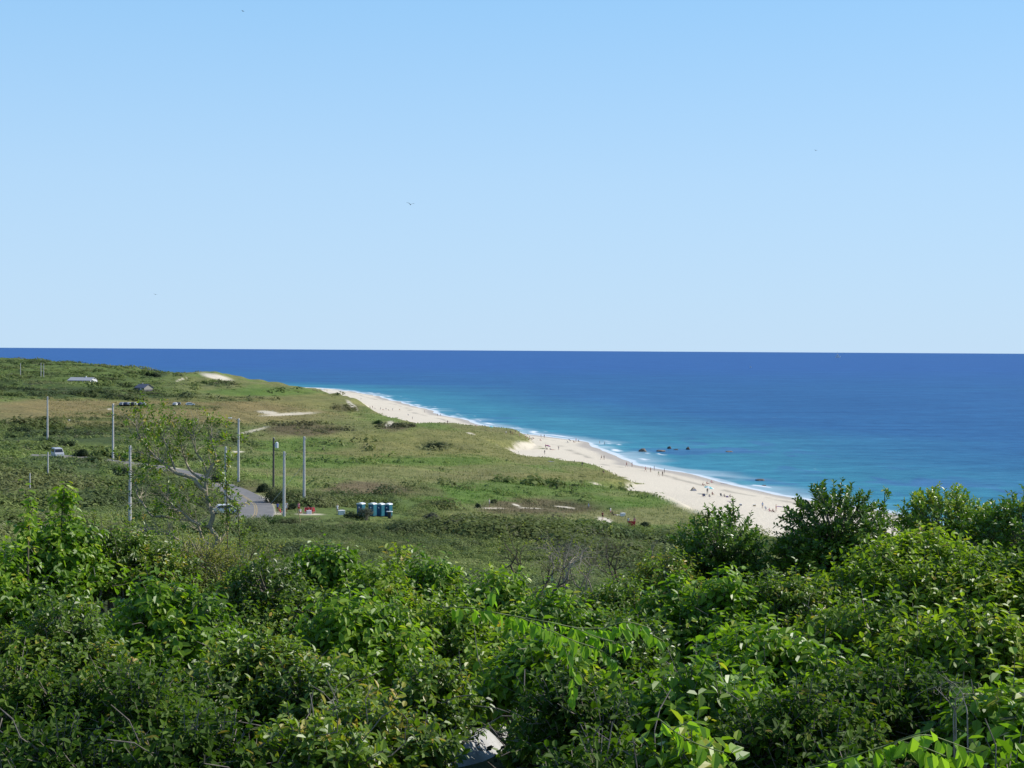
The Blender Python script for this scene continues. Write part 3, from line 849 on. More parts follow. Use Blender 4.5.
SPEC = {
    # leaf length, width ratio, leaves per shoot, shoot length, droop, spread
    'glossy': dict(ll=0.084, lw=0.54, nl=13, sl=0.26, droop=-0.05, spread=0.75),
    'broad': dict(ll=0.108, lw=0.60, nl=10, sl=0.42, droop=0.55, spread=0.95),
    'yellow': dict(ll=0.088, lw=0.62, nl=11, sl=0.36, droop=0.35, spread=0.95),
    'small': dict(ll=0.070, lw=0.58, nl=13, sl=0.30, droop=0.25, spread=0.9),
    'painted_shade': dict(ll=0.066, lw=0.56, nl=12, sl=0.32, droop=0.3, spread=0.9),  # close to the small leaf; its colour carries painted shadow
    'fine': dict(ll=0.042, lw=0.45, nl=12, sl=0.30, droop=0.1, spread=0.8),
}
LM = {
    'glossy': leafmat('glossy_dark_leaf', [(0, (0.048, 0.096, 0.011)), (0.45, (0.096, 0.185, 0.016)), (0.8, (0.188, 0.309, 0.026)), (1, (0.374, 0.405, 0.050))], 0.38, 0.22, 0.5),
    'broad': leafmat('broad_green_leaf', [(0, (0.074, 0.139, 0.011)), (0.45, (0.136, 0.249, 0.018)), (0.8, (0.248, 0.370, 0.027)), (1, (0.442, 0.420, 0.057))], 0.42, 0.40, 0.45),
    'yellow': leafmat('yellow_green_leaf', [(0, (0.088, 0.155, 0.012)), (0.45, (0.181, 0.272, 0.020)), (0.8, (0.287, 0.379, 0.030)), (1, (0.378, 0.291, 0.050))], 0.45, 0.38, 0.4),
    'small': leafmat('small_green_leaf', [(0, (0.068, 0.115, 0.011)), (0.45, (0.118, 0.200, 0.018)), (0.8, (0.211, 0.298, 0.027)), (1, (0.423, 0.298, 0.057))], 0.42, 0.34, 0.5),
    'fine': leafmat('fine_olive_leaf', [(0, (0.106, 0.146, 0.019)), (0.45, (0.199, 0.238, 0.028)), (0.8, (0.307, 0.333, 0.041)), (1, (0.427, 0.286, 0.071))], 0.55, 0.30, 0.4),
    'painted_shade': leafmat('shade_painted_leaf', [(0, (0.036, 0.073, 0.006)), (0.45, (0.063, 0.125, 0.009)), (0.8, (0.112, 0.187, 0.014)), (1, (0.226, 0.187, 0.030))], 0.6, 0.30, 0.2),  # small leaf colours darkened to stand in for shadow on the lower thicket
}
bark = plain('grey_bark', (0.20, 0.17, 0.14), 0.9, 0.35, 14, bump=0.6)
deadbark = plain('pale_dead_bark', (0.34, 0.29, 0.22), 0.9, 0.3, 14, bump=0.6)
limbark = plain('pale_limb_bark', (0.35, 0.30, 0.21), 0.9, 0.35, 14, bump=0.6)
twigm = plain('twig_bark', (0.13, 0.105, 0.065), 0.85, 0.3, 20)


def shrub(px, top, d, wpx, rz, sp, label, dens=1.0, ryf=1.0, seed=0, name='shrub', lobes=None, ls=1.0, group=None, cat='shrub', sparse=1.0, cx=None, base_sink=0.0, lvs=0.0):
    g = np.random.default_rng(1000 + seed)
    P = at_d(px, top, d)
    x, y, zt = P
    rx = wpx * (0.5 if top < 512 else 0.60) * d / F; ry = rx * ryf
    gb = gz(x, y)
    # no crown may dip under the ground
    rz = min(rz, max(0.35, (zt - gb) * 0.55))
    zc = zt - rz
    root = empty(name, (x, y, gb), 0.0, label, cat, group)
    S = SPEC[sp]
    nlobe = lobes or int(9 + rx * 8)
    u = unit(g.normal(0, 1, (nlobe, 3))); u[:, 2] = np.abs(u[:, 2]) * 0.9 - 0.25
    rad = g.uniform(0.35, 0.72, nlobe)[:, None]
    LC = np.stack([x + u[:, 0] * rx * rad[:, 0], y + u[:, 1] * ry * rad[:, 0], zc + u[:, 2] * rz * rad[:, 0]], -1)
    LC[0] = (x, y, zc + rz * 0.45)
    mr = min(rx, ry, rz * 1.3)
    LR = g.uniform(0.32, 0.52, nlobe) * mr
    LR[0] = 0.5 * rz
    # keep the top where the photo has it
    LR = np.minimum(LR, np.maximum(0.12, (zt + 0.02 - LC[:, 2]) / 0.95))
    n = int(780 * (rx * ry * rz) ** (2 / 3) * dens * (0.09 / S['ll']) ** 1.25 * 0.85 / ls ** 1.6)
    n = max(n, 30)
    wl = LR ** 2; li = g.choice(nlobe, n, p=wl / wl.sum())
    dd = unit(g.normal(0, 1, (n, 3))); dd[:, 2] = np.where(dd[:, 2] < -0.35, -dd[:, 2], dd[:, 2]); dd = unit(dd)
    rr_ = g.uniform(0.45, 1.0, n) ** 0.6
    SL = S['sl'] * ls * g.uniform(0.6, 1.25, n)
    start = LC[li] + dd * (LR[li] * rr_)[:, None] - dd * (SL * 0.75)[:, None]
    # drop the shoots pointing at the ground
    gzs = gb
    ok = start[:, 2] > gzs + 0.1
    start, dd, SL, li = start[ok], dd[ok], SL[ok], li[ok]
    lobv = g.uniform(0.14, 0.74, nlobe)
    V, Fq, lv, tv, tf = shoots(start, dd, SL, S['nl'], S['ll'] * ls, S['lw'], g, S['spread'], S['droop'], lvbase=np.clip(lobv[li] + lvs + g.normal(0, 0.08, len(li)), 0, 0.95))
    org = np.array([x, y, gb])
    bigmesh('foliage', V - org, Fq, LM[sp], attrs={'lv': lv}, parent=root)
    # wood: stems from the ground to the lobes, limbs to the shoots
    P0 = []; P1 = []; R0 = []; R1 = []
    nst = int(g.integers(3, 6))
    bases = [np.array([x, y, gb - 0.1]) + np.append(g.normal(0, 0.12, 2), 0) for _ in range(nst)]
    for k in range(nlobe):
        b = bases[k % nst]; e = LC[k]
        m1 = b * 0.6 + e * 0.4 + g.normal(0, 0.10, 3) * np.array([1, 1, 0.3]); m2 = b * 0.25 + e * 0.75 + g.normal(0, 0.07, 3)
        rb = 0.022 + 0.012 * (zt - gb) / 2
        for q0, q1, r0, r1 in ((b, m1, rb, rb * 0.75), (m1, m2, rb * 0.75, rb * 0.5), (m2, e, rb * 0.5, rb * 0.35)):
            P0.append(q0); P1.append(q1); R0.append(r0); R1.append(r1)
    sv, sf = tubes(P0, P1, R0, R1, 6)
    for k in range(9):
        u_ = unit(g.normal(0, 1, 3) * np.array([1, 1, 0.6]) + np.array([0, -0.2, 0.5])); c_ = LC[k % nlobe]; q0 = c_ + u_ * LR[k % nlobe] * 0.4
        for _ in range(4):
            q1 = q0 + unit(u_ + g.normal(0, 0.35, 3)) * g.uniform(0.10, 0.20)
            if q1[2] > zt + 0.12: break
            P0.append(q0); P1.append(q1); R0.append(0.0045); R1.append(0.003); q0 = q1
    sv, sf = tubes(P0, P1, R0, R1, 6)
    st2 = np.arange(0, len(start), 3)
    lv2, lf2 = tubes(LC[li[st2]], start[st2], np.full(len(st2), 0.010), np.full(len(st2), 0.006), 3)
    Vw = np.concatenate([sv, lv2, tv]) - org
    Fw = np.concatenate([sf, lf2 + len(sv), tf + len(sv) + len(lv2)])
    bigmesh('branches', Vw, Fw, bark if sp != 'fine' else deadbark, parent=root)
    return root


def grow(segs, tips, p, d, L, r, depth, g, up=0.15, kink=0.35, nb=(2, 3), shrink=0.72, ang=0.6):
    """recursive twigs"""
    n = 3
    for i in range(n):
        d = unit(d + g.normal(0, kink, 3) * 0.5 + np.array([0, 0, up * 0.4]))
        q = p + d * L / n
        r2 = r * 0.88
        segs.append((p, q, r, r2)); p = q; r = r2
        if depth > 0 and i < n - 1 and g.uniform() < 0.45:
            dd = unit(d + g.normal(0, ang, 3)); grow(segs, tips, p, dd, L * shrink * 0.8, r * 0.6, depth - 1, g, up, kink, nb, shrink, ang)
    if depth <= 0:
        tips.append((p, d)); return
    for k in range(int(g.integers(nb[0], nb[1] + 1))):
        dd = unit(d + g.normal(0, ang, 3)); grow(segs, tips, p, dd, L * shrink * g.uniform(0.7, 1.15), r * 0.7, depth - 1, g, up, kink, nb, shrink, ang)


def woody(px, basey, d, h, label, sp=None, leafn=0, seed=0, mat=None, stems=3, depth=4, lean=(0, 0), name='dead_shrub', cat='shrub', r0=0.02, ang=0.55, ls=1.0, lv0=0.5, group=None):
    g = np.random.default_rng(seed + 500)
    P = at_d(px, basey, d); x, y = P[0], P[1]; gb = gz(x, y)
    root = empty(name, (x, y, gb), 0, label, cat, group)
    org = np.array([x, y, gb])
    segs = []; tips = []
    zb = P[2]
    hh = h / 2.7
    for k in range(stems):
        b = np.array([x, y, zb]) + np.append(g.normal(0, 0.08, 2), 0)
        segs.append((org + np.append(g.normal(0, 0.05, 2), -0.1), b, r0 * 1.4, r0))
        dd = unit(np.array([lean[0], lean[1], 1.0]) + g.normal(0, 0.35, 3) * np.array([1, 1, 0.2]))
        grow(segs, tips, b, dd, hh, r0, depth, g, up=0.2, ang=ang)
    V, Fq = tubes([s_[0] for s_ in segs], [s_[1] for s_ in segs], [s_[2] for s_ in segs], [s_[3] for s_ in segs], 5)
    bigmesh('branches', V - org, Fq, mat or deadbark, parent=root)
    if leafn and tips:
        S = SPEC[sp]
        ii = g.integers(0, len(tips), leafn)
        tp = np.array([tips[i][0] for i in ii]) + g.normal(0, 0.05, (leafn, 3)); td = np.array([tips[i][1] for i in ii]) + g.normal(0, 0.4, (leafn, 3))
        V, Fq, lv, tv, tf = shoots(tp, td, S['sl'] * ls * g.uniform(0.4, 0.9, leafn), 7, S['ll'] * ls, S['lw'], g, S['spread'], S['droop'], lvbase=np.clip(g.normal(lv0, 0.12, leafn), 0, 1))
        bigmesh('foliage', V - org, Fq, LM[sp], attrs={'lv': lv}, parent=root)
    return root

# ------------------------------------------------------------------ foreground shrubs
# (x px, top px, distance m, width px, crown half height m, species, label)
GRP = 'shrubs massed on the slope below the viewpoint'
SH = [
    (836, 478, 27, 156, 2.1, 'glossy', 'dark rounded glossy shrub standing up against the sea right of the beach', dict(dens=1.35, lvs=0.05)),
    (720, 503, 27, 124, 1.9, 'glossy', 'dark shrub with upright shoots in front of the sandy beach', dict(dens=0.9)),
    (668, 546, 26, 104, 1.5, 'small', 'small dark shrub between the bare twigs and the shrub in front of the beach', {}),
    (945, 481, 28, 116, 2.1, 'glossy', 'glossy shrub on the skyline of the thicket right of the narrow sea gap', dict(dens=1.1, lvs=0.28)),
    (1022, 488, 26, 112, 2.1, 'glossy', 'lighter glossy shrub cut by the right edge, its top against the sea', dict(lvs=0.28)),
    (985, 505, 27, 84, 1.9, 'glossy', 'low shrub filling the dip between the two skyline shrubs at far right', dict(lvs=0.1)),
    (893, 505, 29, 34, 1.2, 'small', 'thin leafy shrub in the narrow gap where the sea shows through', dict(dens=0.28)),
    (915, 527, 21, 180, 1.0, 'yellow', 'yellow green shrub just below the narrow sea gap', {}),
    (1010, 548, 20, 170, 1.0, 'yellow', 'yellow green shrub below the glossy shrub at the right edge', {}),
    (800, 566, 20, 160, 1.1, 'small', 'shrub with small glinting leaves below the dark rounded shrub', {}),
    (715, 566, 20, 140, 1.0, 'broad', 'green shrub below the dark shrub that fronts the beach', {}),
    (870, 585, 16, 190, 1.1, 'yellow', 'yellow green shrub in the middle of the right hand thicket', {}),
    (985, 600, 15, 190, 1.1, 'yellow', 'broad yellow green shrub at mid height by the right edge', dict(lvs=-0.05)),
    (770, 612, 15, 170, 1.1, 'broad', 'broad leaved shrub right of the long trailing vine', {}),
    (905, 655, 12, 200, 1.0, 'painted_shade', 'shaded shrub with bare twigs showing in the lower right', dict(dens=0.85)),
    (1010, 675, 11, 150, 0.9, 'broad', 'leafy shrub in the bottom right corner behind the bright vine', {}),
    (800, 680, 11, 180, 0.9, 'painted_shade', 'dark shaded shrub at the bottom left of the bright vine', dict(dens=0.9)),
    (690, 655, 12, 170, 1.0, 'broad', 'dark green shrub under the right end of the trailing vine', dict(lvs=-0.05)),
    (690, 728, 9.0, 130, 0.6, 'broad', 'pale leaved low shrub at the bottom edge right of the path', dict(lvs=0.1)),
    (565, 668, 11, 130, 0.9, 'painted_shade', 'deeply shaded shrub right above the concrete path', dict(lvs=-0.1)),
    (600, 735, 9.0, 150, 0.6, 'painted_shade', 'low dark shrub at the bottom edge just right of the path', dict(lvs=-0.08)),
    (1010, 738, 8.2, 110, 0.5, 'broad', 'low leafy shrub filling the very bottom right corner', {}),
    (850, 745, 9.0, 120, 0.55, 'painted_shade', 'low dark shrub at the bottom edge under the bright vine', dict(lvs=-0.1)),
    (622, 583, 21, 130, 1.0, 'small', 'small leaved shrub at the foot of the right hand bare twigs', {}),
    (560, 592, 20, 130, 1.0, 'broad', 'green shrub at the foot of the bare grey twigs', {}),
    (500, 574, 23, 110, 1.0, 'broad', 'bright green shrub left of the bare grey twigs', {}),
    (425, 562, 24, 120, 1.1, 'broad', 'bright green shrub on the middle of the thicket edge below the portable toilets', {}),
    (330, 556, 24, 110, 1.1, 'broad', 'rounded green shrub on the thicket edge below the road end', {}),
    (375, 574, 21, 120, 1.0, 'yellow', 'yellow green shrub between the two bright shrubs of the thicket edge', {}),
    (455, 604, 18, 160, 1.1, 'yellow', 'fresh green shrub behind the left tip of the trailing vine', dict(lvs=-0.04)),
    (535, 632, 15, 150, 1.1, 'broad', 'shrub with hanging leaves directly under the trailing vine', dict(lvs=0.03)),
    (625, 622, 16, 130, 1.0, 'small', 'green shrub behind the right end of the trailing vine', {}),
    (350, 610, 17, 170, 1.1, 'broad', 'wide green shrub in the centre of the left hand thicket', {}),
    (432, 655, 13, 120, 1.6, 'small', 'shrub with small leaves left of the dark hollow above the path', {}),
    (268, 574, 21, 130, 1.1, 'small', 'green shrub right of the foot of the bare limbed tree', {}),
    (205, 548, 24, 120, 1.2, 'fine', 'olive fine leaved shrub round the foot of the bare limbed tree', dict(dens=0.7)),
    (290, 640, 14, 170, 1.1, 'small', 'glinting small leaved shrub below the green centre of the left thicket', {}),
    (370, 690, 11, 150, 0.9, 'small', 'glinting small leaved shrub left of the concrete path', dict(lvs=0.05)),
    (62, 516, 22, 120, 1.1, 'broad', 'tall green shrub at far left reaching above the rest of the left thicket', {}),
    (-2, 538, 21, 110, 1.1, 'broad', 'green shrub cut by the left edge beside the tall left shrub', {}),
    (122, 540, 23, 116, 1.0, 'small', 'green shrub under the left boughs of the bare limbed tree', {}),
    (160, 590, 18, 150, 1.1, 'broad', 'bright green shrub below the bare limbed tree', {}),
    (60, 588, 16, 160, 1.1, 'small', 'dark green shrub below the tall far left shrub', {}),
    (230, 640, 14, 150, 1.1, 'small', 'shrub with pale glints in the lower middle of the left thicket', {}),
    (120, 655, 12, 190, 1.0, 'painted_shade', 'shaded green shrub in the lower left thicket', dict(lvs=-0.08)),
    (15, 650, 12, 150, 1.0, 'painted_shade', 'shaded shrub low on the left edge', dict(lvs=-0.08)),
    (60, 718, 9.5, 190, 0.8, 'painted_shade', 'dark shrub in the bottom left corner', dict(lvs=-0.12)),  # corner shadow is painted into the leaf colour, lowered further by lvs
    (190, 715, 9.5, 170, 0.8, 'painted_shade', 'dark low shrub at the bottom edge between the left corner and the glinting shrubs', dict(lvs=-0.12)),
    (425, 722, 12.5, 70, 0.6, 'small', 'small glinting shrub at the left side of the concrete path', {}),
    (536, 720, 12.0, 70, 0.7, 'small', 'small shaded shrub touching the right side of the concrete path', dict(lvs=-0.1)),
    (468, 690, 17.5, 90, 0.8, 'broad', 'shrub closing the gap at the upper end of the concrete path', dict(lvs=-0.05)),
    (300, 712, 9.8, 150, 0.8, 'small', 'low glinting shrub at the bottom edge left of the path', dict(lvs=0.04)),
]
SHRUBS_ON = True
for i, (a, b, c, d_, e, f_, g_, kw) in enumerate(SH):
    if SHRUBS_ON:
        if 100 < a < 660 and 530 < b < 640: b -= 15 if a < 460 else 9
        if 100 < a < 300 and b < 580: b -= 6; d_ *= 1.1
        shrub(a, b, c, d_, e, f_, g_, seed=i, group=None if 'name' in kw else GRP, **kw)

# leafy sprigs that stick out above the mass
def sprig(px0, py0, px1, py1, d, n, sp, label, seed, ls=1.0, lvs=0.5):
    g = np.random.default_rng(seed)
    A_ = at_d(px0, py0, d); B_ = at_d(px1, py1, d)
    gb = gz(A_[0], A_[1]); org = np.array([A_[0], A_[1], gb])
    root = empty('leafy_sapling', tuple(org), 0, label, 'sapling')
    S = SPEC[sp]
    t = g.uniform(0, 1, n)
    P = A_ + (B_ - A_) * t[:, None] + g.normal(0, 0.03, (n, 3)); D = g.normal(0, 1, (n, 3)) + (B_ - A_) / np.linalg.norm(B_ - A_) * 1.2
    V, Fq, lv, tv, tf = shoots(P, D, S['sl'] * ls * g.uniform(0.4, 1.0, n), S['nl'] - 3, S['ll'] * ls, S['lw'], g, S['spread'], S['droop'], lvbase=np.clip(g.normal(lvs, 0.1, n), 0, 1))
    bigmesh('foliage', V - org, Fq, LM[sp], attrs={'lv': lv}, parent=root)
    sv, sf = tubes([org - [0, 0, 0.1], A_], [A_, B_], [0.02, 0.014], [0.014, 0.006], 5)
    bigmesh('stem', np.concatenate([sv, tv]) - org, np.concatenate([sf, tf + len(sv)]), twigm, parent=root)


sprig(60, 540, 64, 488, 22, 26, 'broad', 'leafy sapling shoot rising highest above the far left shrub', 11, lvs=0.7)
sprig(28, 545, 30, 508, 21, 16, 'broad', 'short leafy sapling shoot left of the tallest far left shoot', 12, lvs=0.7)
sprig(95, 560, 92, 520, 23, 16, 'fine', 'thin olive sapling between the far left shoots and the bare limbed tree', 13)
sprig(228, 575, 226, 462, 25, 34, 'small', 'thin upright leafy sapling just right of the bare limbed tree trunk', 14, ls=0.8, lvs=0.6)
sprig(241, 575, 238, 505, 25, 20, 'small', 'shorter leafy sapling in front of the road edge', 15, ls=0.8, lvs=0.65)
sprig(398, 585, 398, 556, 22, 16, 'yellow', 'reddish tipped sapling on the thicket edge below the portable toilets', 16, lvs=0.8)
sprig(735, 530, 733, 500, 27, 8, 'glossy', 'dark upright shoot with stiff leaves beside the lower beach', 17)
sprig(707, 530, 708, 512, 27, 6, 'glossy', 'dark upright shoot left of the other stiff shoot beside the lower beach', 18)
sprig(884, 510, 885, 492, 28, 6, 'glossy', 'small dark sprig standing against the sea on the left side of the sea gap', 19)

# bare and half bare woody shrubs in the middle
woody(512, 590, 25, 1.2, 'bare dark stemmed shrub with thin sprays, leftmost of the bare shrubs', 'fine', 26, seed=3, mat=twigm, stems=2, depth=3, lean=(0.4, 0), r0=0.026)
woody(560, 590, 24, 1.15, 'dense grey bare shrub above the middle of the thicket', 'fine', 30, seed=4, mat=deadbark, stems=5, depth=4, lean=(0.2, 0), r0=0.014, ang=0.7)
woody(585, 588, 25, 1.1, 'pale tangle of dead twigs beside the dense grey bare shrub', None, 0, seed=5, mat=deadbark, stems=5, depth=4, lean=(-0.1, 0), r0=0.013, ang=0.7)
woody(545, 600, 23, 0.8, 'leaning dark limbed dead shrub in front of the grey twigs', 'fine', 12, seed=6, mat=twigm, stems=2, depth=3, lean=(0.7, 0), r0=0.030)
woody(618, 590, 26, 1.15, 'tall bare twiggy shrub below the sandy trail opening', 'fine', 14, seed=7, mat=twigm, stems=2, depth=4, lean=(0.05, 0), r0=0.026)
woody(655, 560, 27, 0.5, 'small bare twiggy shrub left of the shrub that fronts the beach', 'fine', 10, seed=8, mat=deadbark, stems=3, depth=3, r0=0.01)
woody(960, 716, 10.5, 0.42, 'pale dead twigs poking from the shaded lower right thicket', None, 0, seed=9, mat=deadbark, stems=3, depth=3, lean=(-0.3, 0), r0=0.005)
woody(115, 560, 24, 0.75, 'grey twiggy shrub left of the bare limbed tree', 'fine', 30, seed=10, mat=twigm, stems=4, depth=4, r0=0.012)
woody(255, 575, 24, 0.7, 'brownish twiggy shrub right of the bare limbed tree', 'fine', 45, seed=12, mat=twigm, stems=4, depth=4, r0=0.012)

# ------------------------------------------------------------------ the bare limbed tree on the left
def limbed_tree():
    g = np.random.default_rng(77); d = 25.0
    def p(a, b, dd=0.0): return at_d(a, b, d + dd)
    limbs = [
        ([(217, 560), (217, 546), (218, 538), (210, 528), (213, 516), (209, 506), (206, 492), (206, 481), (208, 474), (212, 466)], 0.046, 0.020, 0.0),
        ([(205, 491), (199, 486), (192, 478), (184, 475), (176, 473), (166, 465), (158, 459), (151, 452), (144, 444), (138, 434), (136, 426)], 0.036, 0.008, -0.3),
        ([(206, 481), (198, 477), (190, 470), (186, 462), (183, 452), (180, 440)], 0.026, 0.007, 0.3),
        ([(212, 466), (216, 460), (215, 452), (210, 440)], 0.018, 0.006, 0.2),
        ([(210, 527), (204, 526), (196, 523), (190, 520), (183, 513), (176, 509), (168, 500), (160, 492)], 0.026, 0.007, -0.4),
        ([(217, 548), (208, 544), (203, 540), (200, 531), (196, 522), (186, 520), (176, 519), (165, 516)], 0.030, 0.008, 0.2),
        ([(217, 550), (206, 549), (192, 545), (180, 541), (172, 536), (165, 533), (156, 534), (148, 531), (143, 526)], 0.028, 0.008, -0.2),
        ([(165, 516), (152, 516), (146, 508), (139, 498), (136, 490), (135, 475)], 0.018, 0.005, 0.3),
        ([(176, 473), (170, 455), (164, 440), (161, 436)], 0.018, 0.006, 0.1),
        ([(151, 452), (148, 462), (150, 470)], 0.012, 0.005, 0.1),
        ([(208, 474), (203, 462), (196, 452), (195, 440), (192, 430)], 0.016, 0.005, -0.2),
        ([(217, 546), (224, 535), (228, 520)], 0.016, 0.006, 0.2),
    ]
    base = p(217, 560); gb = gz(base[0], base[1]); org = np.array([base[0], base[1], gb])
    root = empty('small_tree', tuple(org), 0, 'wind bent small tree with pale crooked bare limbs and sparse leaves at left', 'tree')
    P0 = [org - [0, 0, 0.1]]; P1 = [base]; R0 = [0.06]; R1 = [0.046]
    tips = []
    for pts_, ra, rb, off_ in limbs:
        C = catmull(np.array([np.append(np.array(q, float), i) for i, q in enumerate(pts_)]), 3)
        n = len(C); snap = None
        if len(P1) > 3:
            q0 = p(C[0, 0], C[0, 1]); dist_ = np.linalg.norm(np.array(P1) - q0, axis=1); bi = int(dist_.argmin())
            if dist_[bi] < 0.6: snap = np.array(P1[bi])
        for j in range(n - 1):
            t0, t1 = j / (n - 1), (j + 1) / (n - 1)
            A_ = p(C[j, 0], C[j, 1], off_ * t0); B_ = p(C[j + 1, 0], C[j + 1, 1], off_ * t1)
            if j == 0 and snap is not None: A_ = snap
            P0.append(A_); P1.append(B_); R0.append(1.12 * (ra + (rb - ra) * t0)); R1.append(1.12 * (ra + (rb - ra) * t1))
            if t0 > 0.35 and g.uniform() < 0.75:
                tips.append((B_, unit(B_ - A_)))
    tv, tf = tubes(P0, P1, R0, R1, 8)
    bigmesh('trunk', tv - org, tf, limbark, parent=root, smooth=True)
    segs = []; tp = []
    for q, dr in tips:
        for _ in range(2):
            dd = unit(dr * 0.6 + g.normal(0, 0.7, 3) + np.array([0, 0, 0.35]))
            grow(segs, tp, q, dd, 0.24, 0.007, 2, g, up=0.25, ang=0.55, nb=(1, 2))
    V, Fq = tubes([s_[0] for s_ in segs], [s_[1] for s_ in segs], [s_[2] for s_ in segs], [s_[3] for s_ in segs], 4)
    bigmesh('branches', V - org, Fq, limbark, parent=root)
    n = len(tp); NS = 460; sel = g.integers(0, n, NS)
    q = np.array([tp[i][0] for i in sel]); dr = np.array([tp[i][1] for i in sel]) + g.normal(0, 0.4, (NS, 3))
    # leaves mostly on the upper crown
    pxq, pyq = project(q[:, 0], q[:, 1], q[:, 2])
    keepq = (g.uniform(0, 1, NS) < np.interp(pyq, [430, 480, 560], [1.0, 0.8, 0.5]))
    q = q[keepq]; dr = dr[keepq]; m = len(q)
    S = SPEC['small']
    V, Fq, lv, tv, tf = shoots(q, dr, 0.17 * g.uniform(0.5, 1.1, m), 7, 0.062, 0.55, g, 0.9, 0.1, lvbase=np.clip(g.normal(0.60, 0.16, m), 0, 1))
    bigmesh('foliage', V - org, Fq, LM['small'], attrs={'lv': lv}, parent=root)


limbed_tree()

# ------------------------------------------------------------------ trailing vines
def vine(path, d, nl, L, label, seed, mat, drop=0.85, sec=()):
    g = np.random.default_rng(seed)
    strands = [path] + list(sec)
    P0 = []; P1 = []; LP = []; LT = []
    for st in strands:
        C = catmull(np.array([(a, b, c) for a, b, c in st], float), 10)
        Wp = np.array([at_d(a, b, d + c) for a, b, c in C])
        if P1:
            dist_ = np.linalg.norm(np.array(P1) - Wp[0], axis=1); Wp[0] = P1[int(dist_.argmin())]
        P0 += list(Wp[:-1]); P1 += list(Wp[1:])
        seglen = np.linalg.norm(np.diff(Wp, axis=0), axis=1); cum = np.concatenate([[0], np.cumsum(seglen)])
        k = int(nl * 1.5 * cum[-1] / 1.2)
        for q in np.linspace(0.02, 0.99, max(k, 3)):
            j = np.searchsorted(cum, q * cum[-1]) - 1; j = min(max(j, 0), len(seglen) - 1)
            t = (q * cum[-1] - cum[j]) / max(seglen[j], 1e-6)
            LP.append(Wp[j] + (Wp[j + 1] - Wp[j]) * t); LT.append(unit(Wp[j + 1] - Wp[j]))
    LP = np.array(LP); LT = np.array(LT); n = len(LP)
    base = np.array(P0[-1]); gb = gz(base[0], base[1]); org = np.array([base[0], base[1], gb])
    root = empty('vine', tuple(org), 0, label, 'vine')
    rad = np.full(len(P0), 0.0032)
    # the shoot comes out of the thicket behind it
    anchor = np.array(P1[len(path) * 10 - 11]) + np.array([0.05, 0.35, -0.10])
    tv, tf = tubes(P0 + [anchor], P1 + [P1[len(path) * 10 - 11]], np.append(rad, 0.012), np.append(rad, 0.005), 6)
    bigmesh('stem', tv - org, tf, vstem, parent=root, smooth=True)
    side = np.where(np.arange(n) % 2 == 0, 1.0, -1.0)[:, None]
    D = LT * 0.35 + np.array([0, -0.45, 0]) * side + np.array([0, -0.1, -drop]) + g.normal(0, 0.38, (n, 3))
    NN = unit(np.array([0.35, -0.6, 0.55]) + g.normal(0, 0.6, (n, 3)))
    LL = L * g.uniform(0.6, 1.15, n)
    LP2 = LP + unit(D) * 0.012
    V, Fq = leaves(LP2, D, NN, LL, LL * 0.62, fold=0.35, curl=0.35)
    lv = np.clip(g.normal(0.6, 0.15, n), 0, 1)
    bigmesh('foliage', V - org, Fq, mat, attrs={'lv': np.repeat(lv, 6)}, parent=root)


vstem = plain('vine_stem', (0.16, 0.20, 0.05), 0.6, 0.2, 20)
vleaf = leafmat('vine_leaf', [(0, (0.11, 0.22, 0.020)), (0.5, (0.19, 0.34, 0.030)), (1, (0.32, 0.46, 0.06))], 0.42, 0.48, 0.4)
vine([(446, 607, 0), (470, 608, 0), (497, 613, 0), (520, 617, 0.1), (548, 622, 0.1), (580, 628, 0.2), (612, 628, 0.3), (640, 630, 0.4), (662, 640, 0.6)], 9.6, 30, 0.088,
     'long trailing vine with a row of bright hanging leaves across the middle', 21, vleaf,
     sec=[[(520, 617, 0), (545, 628, 0), (572, 640, 0), (600, 650, 0.1), (620, 664, 0.2)], [(560, 636, 0), (567, 655, -0.05), (573, 676, -0.05), (570, 696, 0)], [(485, 608, 0), (490, 595, 0), (494, 586, 0.0)], [(600, 630, 0.2), (625, 622, 0.2), (650, 628, 0.3)], [(575, 628, 0.1), (600, 638, 0.1), (630, 645, 0.2)]])
vine([(808, 768, 0), (826, 764, 0), (850, 757, 0), (875, 749, 0), (900, 741, 0.05), (925, 735, 0.1), (950, 742, 0.2), (975, 752, 0.3)], 7.6, 22, 0.105,
     'bright green vine with big hanging leaves at the bottom right', 22, vleaf,
     sec=[[(880, 748, 0), (905, 738, -0.05), (930, 730, -0.1)], [(900, 741, 0.05), (925, 748, 0.0), (945, 756, 0.1)]])
vine([(660, 720, 0), (680, 735, 0), (700, 745, 0), (722, 752, 0)], 8.4, 26, 0.10, 'short pale vine shoot at the bottom edge right of the path', 23, vleaf,
     sec=[[(675, 728, 0), (690, 722, 0), (705, 725, 0)]])

# undergrowth on the near slope
N = 5200
a = rng.uniform(-0.55, 0.55, N); rr = 9 + (70 - 9) * np.sqrt(rng.uniform(0, 1, N))
ux, uy = rr * np.sin(a), rr * np.cos(a); uz = Hh(ux, uy)
path_w = np.array([at_z(340, 782, 37.8), at_z(385, 774, 37.75), at_z(425, 768, 37.7), at_z(452, 760, 37.55), at_z(468, 748, 37.3), at_z(479, 735, 37.0), at_z(488, 722, 36.6), at_z(494, 710, 36.3)])
PC = catmull(path_w, 8)
PC[:, 2] = Hh(PC[:, 0], PC[:, 1])
kpz = np.hanning(15); kpz /= kpz.sum(); PC[:, 2] = np.convolve(np.pad(PC[:, 2], 7, mode='edge'), kpz, mode='valid')
dd = np.min(np.hypot(ux[:, None] - PC[None, :, 0], uy[:, None] - PC[None, :, 1]), axis=1)
upx, upy = project(ux, uy, uz)
ok = (dd > 0.85)
